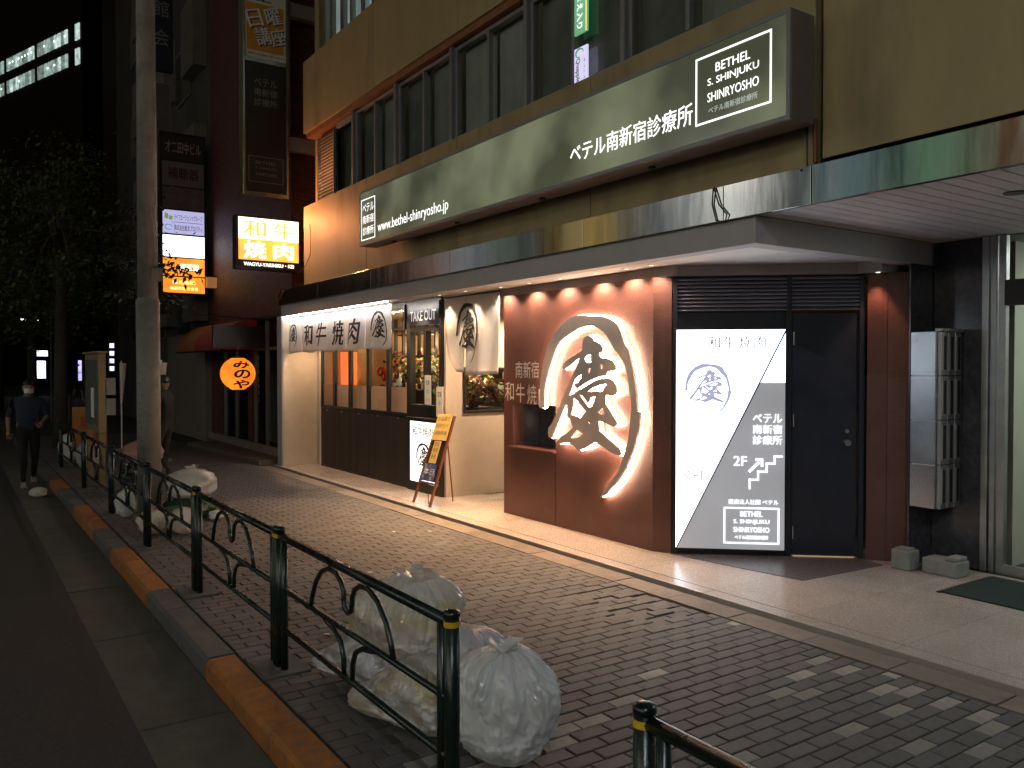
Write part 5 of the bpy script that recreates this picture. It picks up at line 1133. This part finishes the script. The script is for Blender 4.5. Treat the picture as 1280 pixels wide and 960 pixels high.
# ================================================================== PEOPLE
def person(label, loc, rotz, pose, cols, H=1.65, mask=False, cap=False, extra=None):
    t = thing('person', label, 'person', loc, rotz); k = H/1.70; J = {}; 
    J.update(pose)
    names = list(J); bm_v = [Vector(J[n][0])*k for n in names]; rad = [J[n][1]*k for n in names]; idx = {n: i for i, n in enumerate(names)}
    E_ = [(idx[a], idx[b]) for a, b in BONES if a in idx and b in idx]
    me = bpy.data.meshes.new('body_skeleton'); me.from_pydata(bm_v, E_, []); o = bpy.data.objects.new('body_tmp', me); COL.objects.link(o)
    sk = o.modifiers.new('skin', 'SKIN'); sk.use_smooth_shade = True
    for i, d in enumerate(me.skin_vertices[0].data): 
        d.radius = (rad[i]*J[names[i]][2], rad[i]) if len(J[names[i]]) > 2 else (rad[i], rad[i]); d.use_root = (names[i] == 'pelvis')
    su = o.modifiers.new('sub', 'SUBSURF'); su.levels = 2; su.render_levels = 2
    bpy.context.view_layer.update(); m2 = bpy.data.meshes.new_from_object(o.evaluated_get(bpy.context.evaluated_depsgraph_get())); bpy.data.objects.remove(o)
    ms = [cols['shirt'], cols['trousers'], cols['skin'], cols['shoe']]
    m2.materials.clear()
    for m_ in ms: m2.materials.append(m_)
    seg = [(bm_v[a], bm_v[b], cols['map'].get((names[a], names[b]), 0)) for a, b in E_]
    for p in m2.polygons:
        c = p.center; best = min(seg, key=lambda s: (c - (s[0]+(s[1]-s[0])*max(0, min(1, (c-s[0]).dot(s[1]-s[0])/max(1e-6, (s[1]-s[0]).length_squared))))).length); p.material_index = best[2]
    m2.name = 'body'; m2.shade_smooth(); link('body', m2, t)
    # head: a shaped egg with brow, nose, chin, ears joined as one surface
    hc = bm_v[idx['head']]; bm = bmesh.new(); bmesh.ops.create_uvsphere(bm, u_segments=28, v_segments=20, radius=1)
    for v in bm.verts:
        x, y, z = v.co; f = max(0, y)            # +y local is the face
        w_ = .078*(1-.18*max(0,-z)); yy = y*.098*(1-.06*max(0,-z)); zz = z*.118
        if z < -.3: yy += .012*f
        if abs(x) < .22 and -.25 < z < .22 and y > .6: yy += .020*(1-abs(x)/.22)*(1-abs(z+.08)/.33)
        if .12 < abs(x) < .5 and .0 < z < .25 and y > .5: yy -= .007
        if abs(x) > .93 and abs(z) < .28: x *= 1.13
        v.co = (x*w_, yy, zz)
    hm = bpy.data.meshes.new('head'); bm.to_mesh(hm); bm.free(); hm.materials.append(cols['skin']); hm.shade_smooth(); ho = link('head', hm, t, hc, cols.get('headrot', (0,0,0)))
    for s in (-1,1):
        bm = bmesh.new(); bmesh.ops.create_icosphere(bm, subdivisions=2, radius=.009); e_ = bpy.data.meshes.new('eye'); bm.to_mesh(e_); bm.free(); e_.materials.append(M['ink']); link('eye', e_, ho, (s*.028,.084,.015))
    MB().tube([(-.02,.092,-.052),(.02,.092,-.052)], .004, 6).build('mouth', M['wood_red'], ho)
    bm = bmesh.new(); bmesh.ops.create_uvsphere(bm, u_segments=24, v_segments=16, radius=1); dele = []
    for v in bm.verts:
        x, y, z = v.co
        if z < (-.15 if y < .2 else .38): dele.append(v)
        j = 1+.03*noise.noise(Vector((x*5,y*5,z*5))); v.co = (x*.088*j, y*.108*j-.004, z*.128*j+.006)
    bmesh.ops.delete(bm, geom=dele, context='VERTS'); hh = bpy.data.meshes.new('hair'); bm.to_mesh(hh); bm.free(); hh.materials.append(cols['hair']); hh.shade_smooth(); hq = link('hair', hh, ho); sm = hq.modifiers.new('thick','SOLIDIFY'); sm.thickness = .008
    if mask:
        mb = MB(); P = []
        for j in range(5):
            zz = -.075+.075*j/4
            for i in range(9):
                a = math.pi/2+(i-4)*.26; P.append((math.cos(a)*(.078 if zz > -.06 else .065), math.sin(a)*.106+(.012 if abs(i-4)<2 and zz > -.03 else 0), zz))
        mb.add(P, [(j*9+i, j*9+i+1, (j+1)*9+i+1, (j+1)*9+i) for j in range(4) for i in range(8)]); mb.build('face_mask', M['print_white'], ho, smooth=True)
    if cap:
        mb = MB(); mb.lathe([(.094,.03),(.092,.07),(.075,.11),(.04,.128),(.005,.132)], n=20); mb.box(-.06,.06,.08,.15,.035,.045); mb.build('cap', cols['hair'], ho, smooth=True)
    # hands: palm plus five separate bent fingers
    for s, nm in ((-1,'wrist_r'),(1,'wrist_l')):
        if nm not in J: continue
        w0 = bm_v[idx[nm]]; el = bm_v[idx[nm.replace('wrist','elbow')]]; d = (w0-el).normalized(); side = d.cross(Vector((0,1,0))); side = (side if side.length > .1 else Vector((1,0,0))).normalized(); nrm = d.cross(side).normalized()
        mb = MB(); mb.tube([w0-d*.01, w0+d*.045, w0+d*.085], [.022,.034,.028], 8)
        for j, (off, ln) in enumerate(((-.027,.055),(-.010,.068),(.008,.064),(.025,.050))):
            b_ = w0+d*.075+side*off; mb.tube([b_, b_+d*ln*.5+nrm*.008, b_+d*ln+nrm*.03], [.0085,.008,.006], 6)
        b_ = w0+d*.03-side*.028; mb.tube([b_, b_+d*.03-side*.022, b_+d*.06-side*.024+nrm*.012], [.011,.009,.007], 6)
        mb.build('hand', cols['skin'], t, smooth=True)
    for s, nm in ((-1,'ankle_r'),(1,'ankle_l')):
        a_ = bm_v[idx[nm]]; mb = MB(); fz = a_.z-.075*k
        vs = []
        for (yy, w_, h_) in ((-.07,.035,.07),(0,.042,.085),(.08,.045,.055),(.15,.040,.04),(.185,.022,.025)):
            vs += [(a_.x-w_, a_.y+yy, fz),(a_.x+w_, a_.y+yy, fz),(a_.x+w_*.7, a_.y+yy, fz+h_),(a_.x-w_*.7, a_.y+yy, fz+h_)]
        fs = [(3,2,1,0),(16,17,18,19)]+[(4*i+j, 4*i+(j+1)%4, 4*i+4+(j+1)%4, 4*i+4+j) for i in range(4) for j in range(4)]
        mb.add(vs, fs); mb.build('shoe', cols['shoe'], t, bevel=.008)
    return t
BONES = [('pelvis','belly'),('belly','chest'),('chest','neck'),('neck','head'),('chest','shoulder_l'),('shoulder_l','elbow_l'),('elbow_l','wrist_l'),('chest','shoulder_r'),('shoulder_r','elbow_r'),('elbow_r','wrist_r'),
         ('pelvis','hip_l'),('hip_l','knee_l'),('knee_l','ankle_l'),('pelvis','hip_r'),('hip_r','knee_r'),('knee_r','ankle_r')]
def pose(kl=(.10,.06,.48), al=(.10,.05,.08), kr=(-.10,.10,.50), ar=(-.10,-.12,.10), el=(.27,.0,1.12), wl=(.25,.10,.88), er=(-.27,-.02,1.12), wr=(-.24,.10,.88), lean=0.):
    return {'pelvis':((0,0,.93),.145,1.1),'belly':((0,lean*.3,1.08),.125,1.1),'chest':((0,lean*.7,1.30),.135,1.25),'neck':((0,lean,1.47),.052),'head':((0,lean+.03,1.585),.05),
     'shoulder_l':((.18,lean*.7,1.38),.062),'elbow_l':(el,.044),'wrist_l':(wl,.027),'shoulder_r':((-.18,lean*.7,1.38),.062),'elbow_r':(er,.044),'wrist_r':(wr,.027),
     'hip_l':((.09,0,.86),.095),'knee_l':(kl,.062),'ankle_l':(al,.040),'hip_r':((-.09,0,.86),.095),'knee_r':(kr,.062),'ankle_r':(ar,.040)}
def cols(shirt, trousers, shoe, skin=(.38,.22,.15), bare=True, hair=(.012,.010,.009)):
    mp = {('hip_l','knee_l'):1,('knee_l','ankle_l'):1,('hip_r','knee_r'):1,('knee_r','ankle_r'):1,('pelvis','hip_l'):1,('pelvis','hip_r'):1,('neck','head'):2}
    if bare: mp.update({('elbow_l','wrist_l'):2,('elbow_r','wrist_r'):2})
    return dict(shirt=mat('shirt', shirt, .9, var=.15, vs=12, bump=.3, bs=30), trousers=mat('trousers', trousers, .9, var=.15, vs=12, bump=.3, bs=30), shoe=mat('shoe', shoe, .6), skin=mat('skin', skin, .5, var=.08, vs=20, bump=.05), hair=mat('hair', hair, .45, var=.2, vs=60, bump=.4, bs=200), map=mp)
person('man in a white mask and dark blue t-shirt walking on the road', (-14.95, .98, -.116), R(-88),
       pose(kl=(.09,.20,.50), al=(.09,.14,.09), kr=(-.09,.02,.47), ar=(-.09,-.26,.13), el=(.27,-.10,1.13), wl=(.27,-.02,.90), er=(-.26,.06,1.12), wr=(-.16,.28,1.04), lean=.05), cols((.022,.034,.062),(.010,.010,.012),(.22,.21,.20), skin=(.24,.14,.10)), H=1.66, mask=True)
person('dark clothed person in shorts standing half hidden right of the pole', (-14.1, 2.83, 0), R(140),
       pose(el=(.28,.06,1.10), wl=(.22,.26,.98), er=(-.28,.0,1.1), wr=(-.25,.05,.86)), cols((.008,.008,.009),(.02,.016,.014),(.02,.02,.02), bare=False, skin=(.2,.12,.09)), H=1.62)
person('distant pedestrian in dark top and pale trousers on the pavement', (-27.5, 2.75, 0), R(100), pose(), cols((.02,.02,.025),(.16,.15,.14),(.03,.03,.03)), H=1.72)
person('second distant pedestrian in black beside the pale trousered one', (-26.5, 3.35, 0), R(80), pose(kl=(.1,.16,.5), al=(.1,.12,.09), ar=(-.1,-.2,.11)), cols((.015,.015,.015),(.05,.05,.055),(.03,.03,.03)), H=1.70)

# ================================================================== TREES
def tree(label, loc, h, crown_c, crown_r, n, seed, trunk_r=.13, leaf=.11, clusters=26):
    t = thing('street_tree', label, 'tree', loc, 0, 'street trees along the kerb'); rr = random.Random(seed)
    P = [(0,0,-.1),(.03,.02,h*.25),(-.04,.05,h*.5),(.02,-.02,h*.75)]
    MB().tube(P, [trunk_r*1.25,trunk_r,trunk_r*.8,trunk_r*.5], 12).build('trunk', M['bark'], t, smooth=True)
    lm = MB(); cs = []
    for k in range(clusters):
        while True:
            d = Vector((rr.uniform(-1,1),rr.uniform(-1,1),rr.uniform(-1,1)))
            if d.length < 1: break
        c = Vector(crown_c)+Vector((d.x*crown_r[0], d.y*crown_r[1], d.z*crown_r[2])); cs.append((c, rr.uniform(.45,.95)))
    for c, s in cs[:14]:
        b0_ = Vector(P[2]).lerp(Vector(P[3]), rr.random()); mid = b0_.lerp(c, .5)+Vector((0,0,.2)); MB().tube([b0_, mid, c], [.045,.03,.012], 6).build('limb', M['bark'], t)
    per = n//clusters
    for c, s in cs:
        for _ in range(per):
            d = Vector((rr.gauss(0,.5),rr.gauss(0,.5),rr.gauss(0,.36)))*s; p = c+d; a = Vector((rr.gauss(0,1),rr.gauss(0,1),rr.gauss(0,.6))).normalized(); b = a.cross(Vector((rr.random(),rr.random(),1))).normalized(); l_ = leaf*rr.uniform(.6,1.3)
            lm.add([p, p+a*l_*.4+b*l_*.28, p+a*l_, p+a*l_*.4-b*l_*.28], [(0,1,2,3)])
    o = lm.build('crown', M['leaf'], t); return t
tree('broad street tree arching over the notice board and orange sign', (-20.5, 1.95, 0), 7.0, (0,-.3,4.6), (2.6,2.2,2.0), 9000, 3, clusters=34)
tree('second street tree further down, behind the parking sign', (-29, 2.0, 0), 8, (0,-.5,5.0), (3,2.8,2.6), 9000, 4, leaf=.15, clusters=34)
tree('far street tree closing the row at the left edge', (-40, 1.6, 0), 9, (0,-1.5,5.2), (4,4,3.2), 7000, 5, leaf=.22, clusters=34)
tree('street tree across the road at the left edge', (-38, -5.5, 0), 9, (0,0,4.5), (4,3.5,3.4), 7000, 6, leaf=.22, clusters=34)
# leafy branches reaching over the glowing panels
def branch(label, pts, seed, n=150, spread=.16):
    t = thing('leafy_branch', label, 'branch', pts[0]); rr = random.Random(seed); o0 = Vector(pts[0]); Q = [Vector(p)-o0 for p in pts]
    MB().tube(Q, [.014-.002*i for i in range(len(Q))], 6).build('twig', M['bark'], t); lm = MB()
    for _ in range(n):
        i = rr.randrange(len(Q)-1); p = Q[i].lerp(Q[i+1], rr.random())+Vector((rr.gauss(0,spread),rr.gauss(0,spread),rr.gauss(-.03,spread*.55))); a = Vector((rr.gauss(0,1),rr.gauss(0,1),rr.gauss(-.5,.5))).normalized(); b = a.cross(Vector((rr.random(),rr.random(),1))).normalized(); l_ = .15*rr.uniform(.7,1.2)
        lm.add([p, p+a*l_*.4+b*l_*.26, p+a*l_, p+a*l_*.4-b*l_*.26], [(0,1,2,3)])
    lm.build('leaves', M['leaf'], t)
branch('dark leafy branch crossing the upper orange sign panel', [(-18.6,2.6,4.0),(-18.3,3.2,3.95),(-18.1,3.75,3.85),(-18.0,4.15,3.75)], 1, n=230)
branch('lower dark leafy branch over the bottom orange sign panel', [(-18.6,2.6,3.3),(-18.3,3.1,3.28),(-18.1,3.6,3.2),(-18.05,3.85,3.1)], 2, n=230)

# ================================================================== STREET LIGHTING AND WHAT THE STEEL REFLECTS (across the road)
def street_lamp(label, x, y, e, col=(.85,.93,1)):
    t = thing('street_lamp', label, 'street lamp', (x,y,-.1)); MB().tube([(0,0,0),(0,0,6.2),(0,.35,6.7),(0,1.3,6.9)], [.09,.06,.05,.04], 10).build('post', M['pole'], t)
    MB().box(-.12,.12,1.1,1.7,6.84,6.92).build('lamp_head', M['alu'], t); MB().box(-.09,.09,1.15,1.65,6.825,6.838).build('lamp_lens', emis('lamp_lens', col, 12), t)
    d = bpy.data.lights.new('street_light', 'AREA'); d.shape = 'RECTANGLE'; d.size = .5; d.size_y = .25; d.energy = e; d.color = col; link('street_light', d, t, (0,1.4,6.80)); return t
street_lamp('street lamp across the road behind the camera', 3.5, -3.2, 210)
street_lamp('street lamp across the road left of the camera', -13.5, -7.0, 40, (1,.92,.8))
OP = wthing('opposite_building', 'dark shop building across the road facing the restaurant', 'building', (-5, -11, 0))
box('facade', M['concrete_dark'], OP, -62, 20, -14, -10.5, -.1, 16)
for k, (x, w_, z, h_, c, s) in enumerate(((-37.5,1.6,5,4,(1,.45,.2),.5),(-34.2,.8,5,4,(.8,.9,1),1.5),(-31,1.2,5,4,(.45,.7,.55),.5),(-26.6,.8,5,4,(.9,.9,.85),.5),(-25.0,1.5,5,4.5,(1,.62,.03),.9),(-22.6,.5,5,4,(.5,.7,.8),.4),(-20.2,.5,5,4,(.6,.8,.95),.6),(-18.2,1.1,4.5,5,(.95,1,.92),2.6),(-14.0,1.0,5,4,(.45,.75,.8),.6),(-11.3,.6,5,4.5,(.40,.85,.5),.9),(-9.3,.22,5,4.5,(1,.4,.15),.6),(-14.9,2.2,1.4,1.9,(.8,.9,1),2.5))):
    box('lit_sign', emis('opposite_glow', c, s), OP, x, x+w_, -10.5, -10.4, z, z+h_)
OFILL = emis('opposite_fill_glow', (1,.93,.72), 3.4)  # glowing panes across the road, added to fill the facade walls
for r_ in range(2):
    for k in range(9): 
        x = -7.5+k*2.2; w_ = box('window', M['alu'], OP, x, x+1.8, -10.5, -10.42, 4.2+3.1*r_, 5.9+3.1*r_); box('fill_pane', OFILL, w_, x+.08, x+1.72, -10.418, -10.40, 4.28+3.1*r_, 5.82+3.1*r_)
# white ceiling light under the canopy, out at the right
CL = thing('canopy_light', 'square white ceiling light under the entrance canopy', 'light', (-.9, 6.0, 2.86)); MB().box(-.2,.2,-.2,.2,-.03,0).build('light_housing', M['white_paint'], CL); MB().box(-.18,.18,-.18,.18,-.034,-.031).build('diffuser', emis('canopy_glow', (.85,.93,1), 5), CL)
d = bpy.data.lights.new('canopy_light', 'AREA'); d.size = .36; d.energy = 17; d.color = (.85,.92,1); link('canopy_light', d, CL, (0,0,-.04))
